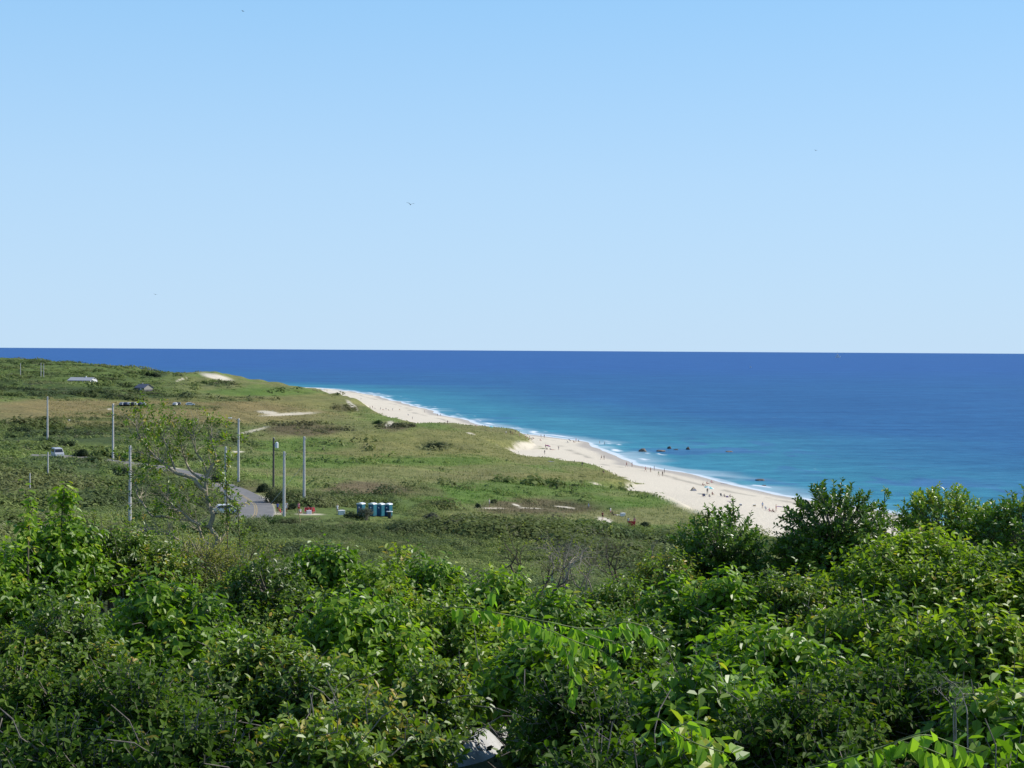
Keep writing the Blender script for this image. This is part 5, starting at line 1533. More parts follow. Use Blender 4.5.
# ------------------------------------------------------------------ people
def person_proto(pose):
    J = {}
    def a(n, x, y, z, r): J[n] = (Vector((x, y, z)), r)
    if pose in ('stand', 'reach', 'walk'):
        st = 0.22 if pose == 'walk' else 0.0
        a('pel', 0, 0, 0.95, .125); a('waist', 0, 0, 1.10, .11); a('chest', 0, 0, 1.32, .125); a('neck', 0, 0, 1.50, .05); a('head', 0, -0.01, 1.62, .088); a('crown', 0, 0.0, 1.70, .078)
        for s, n in ((-1, 'L'), (1, 'R')):
            f = st * s
            a('sh' + n, s * .17, 0, 1.41, .055)
            if pose == 'reach' and s == 1:
                a('el' + n, .42, -.05, 1.38, .038); a('ha' + n, .66, -.08, 1.36, .03)
            else:
                a('el' + n, s * .23, .02 - f * .6, 1.14, .04); a('ha' + n, s * .25, -.06 - f * 1.1, .91, .03)
            a('hi' + n, s * .09, 0, .90, .085); a('kn' + n, s * .10, -.01 + f * .9, .50, .055); a('an' + n, s * .11, .02 + f * 1.6, .09 + max(0, f) * .15, .036); a('to' + n, s * .13, -.14 + f * 1.5, .035, .034)
    elif pose == 'sit':
        a('pel', 0, .05, .12, .125); a('waist', 0, .12, .28, .11); a('chest', 0, .16, .50, .12); a('neck', 0, .14, .68, .05); a('head', 0, .11, .80, .088); a('crown', 0, .12, .88, .078)
        for s, n in ((-1, 'L'), (1, 'R')):
            a('sh' + n, s * .17, .15, .59, .055); a('el' + n, s * .26, .28, .34, .04); a('ha' + n, s * .24, .38, .06, .03)
            a('hi' + n, s * .09, 0, .11, .085); a('kn' + n, s * .14, -.36, .36, .055); a('an' + n, s * .13, -.62, .06, .036); a('to' + n, s * .14, -.76, .04, .034)
    elif pose == 'chair':
        a('pel', 0, .05, .42, .125); a('waist', 0, .13, .56, .11); a('chest', 0, .22, .76, .12); a('neck', 0, .26, .93, .05); a('head', 0, .25, 1.05, .088); a('crown', 0, .27, 1.13, .078)
        for s, n in ((-1, 'L'), (1, 'R')):
            a('sh' + n, s * .17, .22, .85, .055); a('el' + n, s * .26, .10, .62, .04); a('ha' + n, s * .24, -.14, .60, .03)
            a('hi' + n, s * .09, .0, .41, .085); a('kn' + n, s * .11, -.42, .46, .055); a('an' + n, s * .12, -.60, .08, .036); a('to' + n, s * .13, -.74, .04, .034)
    elif pose == 'lie':
        a('pel', 0, 0, .12, .12); a('waist', 0, .16, .12, .105); a('chest', 0, .38, .13, .12); a('neck', 0, .56, .13, .05); a('head', 0, .68, .13, .088); a('crown', 0, .76, .13, .078)
        for s, n in ((-1, 'L'), (1, 'R')):
            a('sh' + n, s * .17, .46, .12, .055); a('el' + n, s * .26, .22, .07, .04); a('ha' + n, s * .26, .0, .05, .03)
            a('hi' + n, s * .09, -.05, .11, .085); a('kn' + n, s * .12, -.45, .10, .055); a('an' + n, s * .13, -.86, .06, .036); a('to' + n, s * .14, -.92, .14, .034)
    elif pose == 'wade':
        return None
    E = [('pel', 'waist'), ('waist', 'chest'), ('chest', 'neck'), ('neck', 'head'), ('head', 'crown')]
    for n in 'LR': E += [('chest', 'sh' + n), ('sh' + n, 'el' + n), ('el' + n, 'ha' + n), ('pel', 'hi' + n), ('hi' + n, 'kn' + n), ('kn' + n, 'an' + n), ('an' + n, 'to' + n)]
    names = list(J)
    me = bpy.data.meshes.new('body_skeleton'); me.from_pydata([J[n][0] for n in names], [(names.index(p), names.index(q)) for p, q in E], [])
    o = bpy.data.objects.new('body_skeleton', me); link(o)
    sk = o.modifiers.new('skin', 'SKIN'); sk.use_smooth_shade = True
    sb = o.modifiers.new('sub', 'SUBSURF'); sb.levels = 1; sb.render_levels = 1
    for i_, n in enumerate(names):
        d_ = me.skin_vertices[0].data[i_]; d_.radius = (J[n][1], J[n][1] * (0.78 if n in ('pel', 'waist', 'chest') else 1)); d_.use_root = (n == 'pel')
    bpy.context.view_layer.update()
    dg = bpy.context.evaluated_depsgraph_get()
    m2 = bpy.data.meshes.new_from_object(o.evaluated_get(dg))
    bpy.data.objects.remove(o); bpy.data.meshes.remove(me)
    V = [v.co.copy() for v in m2.vertices]; Fc = [tuple(p.vertices) for p in m2.polygons]
    bpy.data.meshes.remove(m2)
    # fingers: four and a thumb on each hand
    fb = MB()
    for n, s in (('L', -1), ('R', 1)):
        h = J['ha' + n][0]; d_ = (h - J['el' + n][0]).normalized(); sd = d_.cross(Vector((1, 0, 0))).normalized() if abs(d_.x) < 0.8 else d_.cross(Vector((0, 0, 1))).normalized()
        for i_ in range(4):
            b0 = h + d_ * 0.02 + sd * (i_ - 1.5) * 0.019; ln = (0.075, 0.085, 0.08, 0.062)[i_]
            fb.tube([b0, b0 + d_ * ln * 0.6, b0 + d_ * ln - Vector((0, 0, 0.008))], [0.0095, 0.0085, 0.006], 5)
        fb.tube([h, h + sd * 0.045 + d_ * 0.02, h + sd * 0.055 + d_ * 0.055], [0.012, 0.010, 0.007], 5)
    # nose and ears
    hd = J['head'][0]; upv = (J['crown'][0] - hd).normalized(); fv = Vector((0, -1, 0)) if pose != 'lie' else Vector((0, 0, 1))
    fb.tube([hd + fv * 0.085 + upv * 0.0, hd + fv * 0.112 - upv * 0.02], [0.010, 0.014], 5)
    for s in (-1, 1): fb.tube([hd + Vector((s * 0.085, 0, 0)) - upv * 0.025, hd + Vector((s * 0.092, 0, 0)) + upv * 0.025], 0.014, 5)
    base = len(V); nb_ = len(Fc)
    V += [Vector(v) for v in fb.V]; Fc += [tuple(base + i_ for i_ in f) for f in fb.F]
    segs = []
    for p_, q_ in E: segs.append((J[p_][0], J[q_][0], p_, q_))
    mi = []
    for k_i, f in enumerate(Fc):
        c = sum((V[i_] for i_ in f), Vector()) / len(f)
        if k_i >= nb_: mi.append(0); continue
        best = None
        for A_, B_, p_, q_ in segs:
            ab = B_ - A_; t = max(0, min(1, (c - A_).dot(ab) / ab.length_squared)); dd_ = (c - (A_ + ab * t)).length
            if best is None or dd_ < best[0]: best = (dd_, p_, q_, t)
        _, p_, q_, t = best
        if (p_, q_) in (('pel', 'waist'), ('waist', 'chest')): mi.append(1)
        elif p_ == 'chest' and q_ != 'neck': mi.append(1)
        elif p_ == 'chest' and t < 0.4: mi.append(1)
        elif p_.startswith('sh') and t < 0.45: mi.append(1)
        elif p_ == 'pel' or (p_.startswith('hi') and t < 0.55): mi.append(2)
        elif p_ in ('head',):
            rel = c - hd
            mi.append(3 if (rel.dot(fv) < 0.035 or rel.dot(upv) > 0.085) else 0)
        else: mi.append(0)
    me = bpy.data.meshes.new('person_' + pose)
    me.from_pydata(V, [], Fc)
    for i_ in range(4): me.materials.append(skins[0])
    me.polygons.foreach_set('material_index', mi); me.polygons.foreach_set('use_smooth', [True] * len(Fc)); me.update()
    return me


skins = [plain('skin_light', (0.50, 0.30, 0.21), 0.6, 0.05, 3), plain('skin_tan', (0.34, 0.19, 0.12), 0.6, 0.05, 3), plain('skin_brown', (0.17, 0.09, 0.055), 0.6, 0.05, 3)]
hairs = [plain('hair_dark', (0.03, 0.02, 0.015), 0.7, 0.1, 9), plain('hair_brown', (0.11, 0.06, 0.03), 0.7, 0.1, 9), plain('hair_blond', (0.36, 0.25, 0.11), 0.7, 0.1, 9)]
CLO = {n: plain('cloth_' + n, c, 0.85, 0.08, 4) for n, c in dict(red=(0.55, 0.04, 0.04), maroon=(0.22, 0.03, 0.035), white=(0.75, 0.75, 0.74), blue=(0.04, 0.09, 0.40), navy=(0.02, 0.03, 0.09), black=(0.02, 0.02, 0.022), grey=(0.25, 0.25, 0.27), sky=(0.30, 0.45, 0.70),
       pink=(0.70, 0.25, 0.30), teal=(0.10, 0.50, 0.50), green=(0.06, 0.20, 0.08), purple=(0.16, 0.07, 0.22), tan=(0.45, 0.35, 0.22), orange=(0.65, 0.22, 0.05)).items()}
PM = {k: person_proto(k) for k in ('stand', 'walk', 'reach', 'sit', 'chair', 'lie')}
pc = [0]
def person(px, py, pose, rz_, top, sh, label, group='people on the beach', hair=None, skin=None, z=None, dist=None, dz=0.0):
    i_ = pc[0]; pc[0] += 1
    me = PM['stand' if pose == 'wade' else pose]
    p = ground(px, py)
    if pose == 'wade':
        p = at_z(px, py, 0.0); p[2] = -0.42
    o = bpy.data.objects.new('person', me); link(o)
    o.location = (p[0], p[1], p[2] + dz); o.rotation_euler = (0, 0, R(rz_)); s = random.uniform(0.98, 1.06); o.scale = (s, s, s)
    sk_ = skins[skin if skin is not None else (i_ * 7) % 3 if i_ % 4 else 1]
    cl = lambda n: sk_ if n == 'skin' else CLO[n]
    for j, m in enumerate((sk_, cl(top), cl(sh), hairs[hair if hair is not None else (i_ * 5) % 3])):
        o.material_slots[j].link = 'OBJECT'; o.material_slots[j].material = m
    tag(o, label, 'person', group)
    return p


def gear_umbrella(px, py, wpx, c1, c2, label, tilt=8, h=2.1, dist=None, wcap=None, rz_=0, group='umbrellas and shelters on the beach'):
    p = ground(px, py) if dist is None else None
    if dist is not None:
        q = at_d(px, py, dist); p = np.array([q[0], q[1], gz(q[0], q[1])])
    r = wpx * p[1] / F / 2
    root = empty('beach_umbrella', tuple(p), R(rz_), label, 'umbrella', group)
    b = MB(); b.tube([(0, 0, -0.3), (0, 0, 1.1), (math.sin(R(tilt)) * (h - 1.1), 0, 1.1 + math.cos(R(tilt)) * (h - 1.1))], 0.022, 6); b.build('pole', whitep, root)
    Q = Matrix.Rotation(R(tilt), 3, 'Y'); org_ = Vector((math.sin(R(tilt)) * (h - 1.1), 0, 1.1 + math.cos(R(tilt)) * (h - 1.1)))
    V = [Q @ Vector((0, 0, 0.05)) + org_]; n = 16; Fc = []; mi = []
    rings = ((0.35, -0.03), (0.7, -0.14), (1.0, -0.32), (1.0, -0.40), (0.985, -0.40), (0.98, -0.335), (0.68, -0.165), (0.33, -0.06))
    for f_, z in rings:
        for j in range(n):
            a_ = 2 * PI * j / n; rr_ = r * f_ * (1.0 if j % 2 == 0 else 0.965)
            V.append(Q @ Vector((math.cos(a_) * rr_, math.sin(a_) * rr_, z * min(r, 1.2))) + org_)
    V.append(Q @ Vector((0, 0, 0.015)) + org_)
    for j in range(n):
        Fc.append((0, 1 + j, 1 + (j + 1) % n)); mi.append((j // 2) % 2)
        for k2_ in range(len(rings) - 1):
            a0 = 1 + k2_ * n; Fc.append((a0 + j, a0 + n + j, a0 + n + (j + 1) % n, a0 + (j + 1) % n)); mi.append((j // 2) % 2)
        a0 = 1 + (len(rings) - 1) * n; Fc.append((a0 + j, len(V) - 1, a0 + (j + 1) % n)); mi.append((j // 2) % 2)
    pymesh('canopy', V, Fc, [CLO[c1], CLO[c2]], root, False, mi)
    return p


def beach_chair(p, rz_, c, label, group='beach chairs'):
    root = empty('beach_chair', tuple(p), R(rz_), label, 'chair', group)
    b = MB()
    for s in (-0.29, 0.29):
        b.tube([(s, -0.28, 0.02), (s, 0.28, 0.36)], 0.013, 6); b.tube([(s, 0.34, 0.02), (s, -0.26, 0.34)], 0.013, 6)
        b.tube([(s, 0.16, 0.30), (s, 0.46, 0.95)], 0.013, 6); b.tube([(s, -0.25, 0.52), (s, 0.28, 0.54)], 0.016, 6)
    b.tube([(-0.29, -0.27, 0.34), (0.29, -0.27, 0.34)], 0.013, 6); b.tube([(-0.29, 0.46, 0.95), (0.29, 0.46, 0.95)], 0.013, 6)
    b.build('frame', metal, root)
    b = MB(); V = []
    for y, z in ((-0.27, 0.345), (-0.05, 0.30), (0.15, 0.29), (0.30, 0.58), (0.455, 0.94)):
        V += [(-0.275, y, z), (0.275, y, z), (0.275, y + 0.012, z - 0.02), (-0.275, y + 0.012, z - 0.02)]
    Fc = [(0, 1, 2, 3), (19, 18, 17, 16)]
    for i_ in range(4):
        for j in range(4): Fc.append((i_ * 4 + j, i_ * 4 + 4 + j, i_ * 4 + 4 + (j + 1) % 4, i_ * 4 + (j + 1) % 4))
    b.add(V, Fc); b.build('sling', CLO[c], root)


def towel(px, py, w, l, rz_, c, label):
    p = ground(px, py); n = 6; V = []; g = np.random.default_rng(int(px))
    ca, sa = math.cos(R(rz_)), math.sin(R(rz_))
    for t in (0, 1):
        for i_ in range(n + 1):
            for j in range(n + 1):
                x = (i_ / n - 0.5) * w; y = (j / n - 0.5) * l
                X = x * ca - y * sa; Y = x * sa + y * ca
                V.append((X, Y, gz(p[0] + X, p[1] + Y) - p[2] + 0.05 + 0.03 * math.sin(i_ * 1.7 + j) - t * 0.03))
    Fc = []
    m = (n + 1) ** 2
    for i_ in range(n):
        for j in range(n):
            a_ = i_ * (n + 1) + j; Fc.append((a_, a_ + n + 1, a_ + n + 2, a_ + 1)); Fc.append((m + a_, m + a_ + 1, m + a_ + n + 2, m + a_ + n + 1))
    for i_ in range(n):
        for a_, b_ in ((i_, i_ + 1), (n * (n + 1) + i_ + 1, n * (n + 1) + i_)): Fc.append((a_, b_, b_ + m, a_ + m))
        for a_, b_ in (((i_ + 1) * (n + 1), i_ * (n + 1)), (i_ * (n + 1) + n, (i_ + 1) * (n + 1) + n)): Fc.append((a_, b_, b_ + m, a_ + m))
    o = pymesh('beach_towel', V, Fc, CLO[c]); o.location = p; tag(o, label, 'towel', 'towels on the sand')


def tent(px, py, wpx, hpx, c1, c2, label, kind='pyramid'):
    p = ground(px, py); k = p[1] / F; w = wpx * k / 2; h = hpx * k
    root = empty('beach_tent', tuple(p), R(20), label, 'tent', 'umbrellas and shelters on the beach')
    if kind == 'pyramid':
        V = [(-w, -w, -0.05), (w, -w, -0.05), (w, w, -0.05), (-w, w, -0.05), (-0.55 * w, -0.5 * w, h * 0.55), (0.55 * w, -0.5 * w, h * 0.55), (0.55 * w, 0.5 * w, h * 0.55), (-0.55 * w, 0.5 * w, h * 0.55), (0, 0.1 * w, h)]
        Fc = [(1, 2, 6, 5), (2, 3, 7, 6), (3, 0, 4, 7), (4, 5, 8), (5, 6, 8), (6, 7, 8), (7, 4, 8), (0, 3, 2, 1)]
        pymesh('tent_shell', V, Fc, CLO[c1], root)
        V = [(-w, -w, -0.05), (w, -w, -0.05), (0.55 * w, -0.5 * w, h * 0.55), (-0.55 * w, -0.5 * w, h * 0.55)]
        Vb = [(x * 0.97, y + 0.15, z) for x, y, z in V]
        pymesh('doorway', V + Vb, [(0, 1, 2, 3), (7, 6, 5, 4), (0, 4, 5, 1), (1, 5, 6, 2), (2, 6, 7, 3), (3, 7, 4, 0)], CLO[c2], root)
    else:
        b = MB()
        for sx_ in (-1, 1):
            for sy_ in (-1, 1): b.tube([(sx_ * w, sy_ * w * 0.8, -0.2), (sx_ * w, sy_ * w * 0.8, h * 0.7)], 0.03, 6)
        b.build('frame', metal, root)
        ww = w * 1.04
        V = [(-ww, -ww * .8, h * .7), (ww, -ww * .8, h * .7), (ww, ww * .8, h * .7), (-ww, ww * .8, h * .7), (-ww, -ww * .8, h * .6), (ww, -ww * .8, h * .6), (ww, ww * .8, h * .6), (-ww, ww * .8, h * .6), (0, 0, h), (0, 0, h * .95)]
        Fc = [(0, 1, 8), (1, 2, 8), (2, 3, 8), (3, 0, 8), (0, 4, 5, 1), (1, 5, 6, 2), (2, 6, 7, 3), (3, 7, 4, 0), (5, 4, 9), (6, 5, 9), (7, 6, 9), (4, 7, 9)]
        pymesh('canopy', V, Fc, CLO[c1], root)


def cooler(px, py, c, label, s=1.0, p=None):
    if p is None: p = ground(px, py)
    root = empty('cooler', tuple(p), R(20), label, 'cooler')
    b = MB(); b.box((0, 0, 0.19 * s), (0.62 * s, 0.38 * s, 0.38 * s), 0, bev=0.03); b.build('box', CLO[c], root)
    b = MB(); b.box((0, 0, 0.415 * s), (0.66 * s, 0.42 * s, 0.07 * s), 0, bev=0.02); b.tube([(-0.2 * s, 0, 0.44 * s), (-0.12 * s, 0, 0.54 * s), (0.12 * s, 0, 0.54 * s), (0.2 * s, 0, 0.44 * s)], 0.018, 6); b.build('lid', CLO['white'], root)


# far end of the beach
tent(322.5, 391.2, 3.6, 2.6, 'white', 'grey', 'white canopy at the far end of the beach', 'canopy')
person(313, 391.3, 'stand', 0, 'maroon', 'navy', 'person in a maroon top at the very far end of the beach')
person(317, 391.8, 'stand', 90, 'white', 'black', 'person in a white top left of the white canopy at the far end')
person(327, 392.0, 'stand', 30, 'orange', 'navy', 'person in an orange top right of the white canopy at the far end')
person(361, 400.0, 'walk', 70, 'black', 'navy', 'dark clothed walker alone in the middle of the far beach')
for px_, py_, po, tp_, sh_, lab in (
    (370, 407.6, 'sit', 'navy', 'navy', 'person sitting in navy at the left end of the far beach group'),
    (372.5, 408.3, 'stand', 'maroon', 'black', 'person standing in maroon in the left cluster of the far beach group'),
    (375, 408.8, 'sit', 'white', 'blue', 'person sitting in white in the left cluster of the far beach group'),
    (380.5, 409.8, 'stand', 'grey', 'navy', 'person standing in grey, first of the four in the middle of the far beach group'),
    (383, 410.0, 'sit', 'red', 'red', 'person sitting in red in the middle of the far beach group'),
    (386, 410.3, 'walk', 'navy', 'navy', 'person in navy bending forward in the middle of the far beach group'),
    (388.5, 410.4, 'sit', 'green', 'black', 'person sitting in green near the right of the far beach group'),
    (392.5, 410.6, 'stand', 'white', 'navy', 'person in a white top at the right of the far beach group'),
    (399.5, 410.2, 'sit', 'orange', 'tan', 'person sitting in orange alone right of the far beach group')):
    person(px_, py_, po, 40, tp_, sh_, lab, 'people of the far beach group')
person(424.5, 412.6, 'stand', 80, 'skin', 'navy', 'bather in navy trunks at the edge of the far surf')
person(437.5, 416.3, 'walk', 60, 'black', 'black', 'walker in black, left of the pair on the far wet sand')
person(440.5, 416.4, 'walk', 60, 'navy', 'black', 'walker in navy, right of the pair on the far wet sand')
person(412.5, 419.5, 'stand', 10, 'white', 'tan', 'person in white near the foot of the far dune')
pp = ground(408.5, 415.6); beach_chair(pp, 60, 'navy', 'navy beach chair alone on the far sand')
person(447.6, 424.2, 'stand', 20, 'maroon', 'navy', 'person standing on the crest of the dune before the far surf')
person(476.0, 428.5, 'stand', 70, 'pink', 'tan', 'person in pink on the sand behind the dune crest', dist=None)
gear_umbrella(491, 431.0, 4.6, 'teal', 'teal', 'plain turquoise umbrella behind the dune crest', tilt=5)
gear_umbrella(485, 429.5, 3.6, 'white', 'sky', 'white and pale blue umbrella behind the dune crest')
# people in a row where the beach narrows
for px_, py_, po, tp_, sh_, sk_, lab in (
    (506, 434.8, 'stand', 'white', 'grey', 0, 'person in white, leftmost of the row along the narrow beach'),
    (510.5, 434.6, 'stand', 'black', 'black', 1, 'person in black, second of the row along the narrow beach'),
    (512.3, 435.4, 'walk', 'skin', 'maroon', 1, 'bather in maroon trunks walking behind the person in black'),
    (515.2, 433.4, 'stand', 'navy', 'navy', 1, 'person in navy nearest the water in the narrow beach row'),
    (519.5, 437.0, 'stand', 'grey', 'tan', 0, 'person in grey and tan near the dune edge of the narrow beach'),
    (526, 438.8, 'stand', 'maroon', 'maroon', 0, 'person in maroon left of the seated trio'),
    (529.8, 439.4, 'sit', 'red', 'navy', 1, 'person in red, left of the seated trio'),
    (531.6, 439.6, 'sit', 'grey', 'black', 0, 'person in grey, middle of the seated trio'),
    (533.2, 438.8, 'sit', 'maroon', 'black', 1, 'person in maroon, right of the seated trio'),
    (541.0, 437.8, 'stand', 'grey', 'grey', 0, 'person in grey, left of the dark pair at the water'),
    (544.2, 438.0, 'stand', 'black', 'black', 2, 'person all in black, right of the dark pair at the water'),
    (540.5, 440.6, 'sit', 'pink', 'pink', 0, 'person in pink sitting below the dark pair')):
    person(px_, py_, po, 50, tp_, sh_, lab, 'people along the narrow beach', skin=sk_)
# camp in the middle
gear_umbrella(547.8, 449.0, 5.5, 'purple', 'maroon', 'low purple umbrella over the beach camp in the middle of the sand', h=1.6, tilt=14)
person(547.0, 449.6, 'sit', 20, 'navy', 'navy', 'person in navy sitting under the low purple umbrella')
person(550.5, 449.9, 'sit', 60, 'purple', 'black', 'person in purple sitting right of the low purple umbrella')
person(553.0, 450.0, 'lie', 80, 'pink', 'red', 'person in red lying at the right edge of the beach camp')
person(558.6, 450.2, 'reach', 180, 'navy', 'grey', 'person with one arm stretched out right of the beach camp')
person(544.6, 454.4, 'stand', 10, 'black', 'grey', 'person standing in black in front of the beach camp')
person(545.6, 448.2, 'stand', 40, 'pink', 'navy', 'person in pink standing behind the low purple umbrella')
towel(559.0, 458.4, 1.2, 2.0, 70, 'tan', 'tan towel on the sand in front of the arm stretching person')
towel(551.0, 461.6, 1.2, 2.2, 80, 'grey', 'grey towel on the sand nearest the dune grass')
pp = ground(568.0, 442.8); beach_chair(pp, 70, 'black', 'black beach chair near the water in the middle of the beach'); person(0, 0, 'chair', 70, 'black', 'navy', 'person in black sitting in the black beach chair', dist=None) if False else None
gear_umbrella(569.3, 442.8, 3.4, 'black', 'navy', 'small dark tilted umbrella beside the black beach chair', tilt=40, h=1.5)
person(574.0, 442.4, 'sit', 60, 'maroon', 'maroon', 'person in maroon sitting right of the dark tilted umbrella')
person(576.0, 441.8, 'stand', 50, 'pink', 'red', 'person in pink standing between the two sitters near the water')
person(578.6, 441.6, 'sit', 40, 'black', 'black', 'person in black sitting at the water right of the person in pink')
person(599.6, 443.6, 'wade', 90, 'skin', 'grey', 'wader standing in the breaking surf, left of two')
person(604.6, 444.6, 'wade', 90, 'black', 'black', 'dark wader standing in the breaking surf, right of two')
person(601.3, 459.8, 'walk', 100, 'maroon', 'black', 'person in maroon, left of the couple on the wet sand')
person(604.0, 459.8, 'stand', 60, 'black', 'navy', 'person in black, right of the couple on the wet sand')
person(582.2, 467.0, 'stand', 10, 'navy', 'grey', 'person in navy alone on the sand close to the dune grass')
person(603.6, 473.2, 'sit', 10, 'black', 'tan', 'person in black sitting right on the dune grass edge')
person(626.5, 466.8, 'walk', 80, 'maroon', 'maroon', 'person in maroon, left of two at the foam above the string of walkers')
person(632.0, 466.9, 'stand', 60, 'skin', 'red', 'bather in red trunks, right of two at the foam above the string of walkers')
person(645.5, 471.6, 'walk', 70, 'pink', 'maroon', 'first of the string of walkers below the sea rocks, in pink')
person(650.6, 472.2, 'stand', 50, 'skin', 'maroon', 'second of the string of walkers below the sea rocks, in maroon trunks')
person(654.2, 471.0, 'stand', 90, 'skin', 'blue', 'third of the string of walkers, in blue trunks at the foam')
person(658.6, 476.2, 'walk', 60, 'green', 'tan', 'fourth of the string of walkers, in a green top')
person(662.6, 476.3, 'stand', 30, 'black', 'black', 'person in black at the right end of the string of walkers')
person(664.4, 473.6, 'stand', 90, 'skin', 'navy', 'bather in navy trunks just behind the right end of the walkers')
# umbrella group
tent(693.5, 490.8, 5.2, 4.2, 'tan', 'grey', 'small tan pyramid tent left of the turquoise striped umbrella')
gear_umbrella(708.5, 494.2, 10.0, 'teal', 'white', 'turquoise and white striped umbrella on the lower beach', tilt=10, h=2.2)
person(703.0, 496.4, 'sit', 0, 'navy', 'black', 'person in navy sitting at the left under the striped umbrella')
pp = ground(704.6, 497.2); beach_chair(pp, 20, 'navy', 'navy beach chair under the left of the striped umbrella')
person(707.3, 494.0, 'stand', 0, 'black', 'navy', 'person in black standing under the striped umbrella')
person(709.5, 497.0, 'sit', 10, 'grey', 'sky', 'person in grey sitting in front of the striped umbrella')
person(712.6, 494.8, 'sit', 20, 'maroon', 'black', 'person in maroon sitting at the right under the striped umbrella')
person(703.4, 485.4, 'sit', 70, 'maroon', 'red', 'person in maroon sitting behind the striped umbrella, left of three')
person(707.4, 484.2, 'sit', 60, 'red', 'black', 'person in red sitting behind the striped umbrella, middle of three')
person(711.6, 482.8, 'sit', 40, 'pink', 'pink', 'person in pink sitting behind the striped umbrella, right of three')
towel(724.0, 483.8, 1.5, 2.2, 80, 'grey', 'grey towel near the water right of the striped umbrella')
pp = ground(721.5, 496.8); beach_chair(pp, 30, 'black', 'black beach chair right of the striped umbrella')
person(724.5, 496.8, 'sit', 30, 'grey', 'black', 'person in grey sitting beside the black beach chair')
cooler(727.2, 497.4, 'purple', 'purple cooler on the sand right of the person in grey')
person(730.6, 497.2, 'sit', 70, 'black', 'black', 'person in black sitting alone right of the purple cooler')
towel(731.5, 501.6, 1.3, 2.2, 60, 'purple', 'purple towel on the sand below the lone sitter in black')
cooler(740.6, 505.6, 'grey', 'grey cooler on the sand left of the brown bag')
cooler(754.4, 506.2, 'tan', 'tan beach box left of the lone standing person at the lower end')
person(762.5, 508.6, 'stand', 20, 'sky', 'grey', 'person in pale blue standing alone at the lower end of the beach')
pp = ground(766.4, 510.2); beach_chair(pp, 40, 'grey', 'grey beach chair beside the lone standing person')
person(769.6, 511.4, 'sit', 30, 'pink', 'pink', 'person in pink sitting right of the grey beach chair')
person(773.2, 512.2, 'sit', 30, 'maroon', 'black', 'person in maroon sitting near the big dark shrub')
person(776.0, 511.2, 'stand', 60, 'skin', 'red', 'child in red trunks standing beside the sitter in maroon')
towel(780.5, 506.8, 1.4, 2.2, 70, 'purple', 'dull purple towel on the sand nearest the big dark shrub')
# people on the trail and by the road
person(489.3, 507.6, 'stand', 90, 'white', 'grey', 'person in white standing at the left end of the sandy trail', None)
person(588.6, 510.6, 'walk', 100, 'sky', 'grey', 'walker in a pale blue shirt on the trail behind the ridge', None)
person(602.6, 520.4, 'walk', 180, 'maroon', 'black', 'walker in maroon on the bright sand opening of the trail', None)
person(610.5, 515.4, 'walk', 60, 'white', 'pink', 'person in a white shirt just above the bright sand opening', None)
person(613.5, 515.6, 'sit', 60, 'black', 'black', 'person in black sitting beside the white shirted one above the sand opening', None)
towel(618.5, 515.2, 1.2, 2.0, 80, 'white', 'white towel spread above the sand opening')
cooler(622.8, 516.4, 'white', 'white cooler at the right end of the gear above the sand opening', 1.5)
person(628.3, 526.2, 'stand', 0, 'white', 'maroon', 'person in a white top, left of the pair at the red windbreak', None)
person(634.6, 526.6, 'stand', 0, 'pink', 'red', 'person in pink, right of the pair at the red windbreak', None)
p = ground(631.6, 526.8)
root = empty('windbreak', tuple(p), R(-5), 'red cloth windbreak between the two people right of the trail', 'windbreak')
b = MB()
for x_ in (-0.6, 0, 0.6): b.tube([(x_, 0, -0.2), (x_, 0, 1.25)], 0.022, 6)
b.build('posts', stake_m, root)
pymesh('cloth', [(-.62, -.03, .1), (-.3, -.07, .1), (0, -.03, .1), (.3, -.07, .1), (.62, -.03, .1), (-.62, -.03, 1.1), (-.3, -.07, 1.06), (0, -.03, 1.1), (.3, -.07, 1.06), (.62, -.03, 1.1)] + [(x_, y_ - .012, z_) for x_, y_, z_ in [(-.62, -.03, .1), (-.3, -.07, .1), (0, -.03, .1), (.3, -.07, .1), (.62, -.03, .1), (-.62, -.03, 1.1), (-.3, -.07, 1.06), (0, -.03, 1.1), (.3, -.07, 1.06), (.62, -.03, 1.1)]],
       [(i_, i_ + 1, i_ + 6, i_ + 5) for i_ in range(4)] + [(i_ + 15, i_ + 16, i_ + 11, i_ + 10) for i_ in range(4)] + [(0, 5, 15, 10), (4, 14, 19, 9)] + [(i_ + 5, i_ + 6, i_ + 16, i_ + 15) for i_ in range(4)], CLO['red'], root)
person(277.6, 513.3, 'stand', 200, 'blue', 'maroon', 'person in a blue shirt and maroon shorts at the right edge of the road', None, hair=0, dist=238)
person(280.6, 513.0, 'sit', 60, 'red', 'pink', 'person in red sitting beside the blue shirted person at the road', None, dist=239)
person(286.4, 512.4, 'stand', 160, 'white', 'white', 'person all in white just right of the nearest pale pole', None, dist=240, hair=2)
person(298.6, 513.0, 'stand', 20, 'pink', 'red', 'person in pink and red standing between the two pale poles and the red chairs', None, dist=240)
person(300.4, 513.4, 'sit', 20, 'white', 'red', 'child in white sitting at the feet of the person in pink and red', None, dist=239)
def at_ground(px_, py_, dd_):
    return ground(px_, py_)
for px_, lab, rz_ in ((306.3, 'red beach chair, left of the three by the pale poles', 10), (309.0, 'red beach chair, middle of the three by the pale poles', -15), (313.8, 'red beach chair, right of the three by the pale poles', 25)):
    beach_chair(at_ground(px_, 513.5, 240), rz_, 'red', lab)
person(307.6, 513.4, 'chair', 0, 'red', 'maroon', 'person in red sitting between the left and middle red chairs', None, dist=240.5)
person(312.6, 513.6, 'sit', 10, 'red', 'tan', 'person in red sitting left of the right hand red chair', None, dist=239.5)
cooler(0, 0, 'white', 'white cooler in front of the red beach chairs', 1.2, p=at_ground(309.0, 514.0, 237))
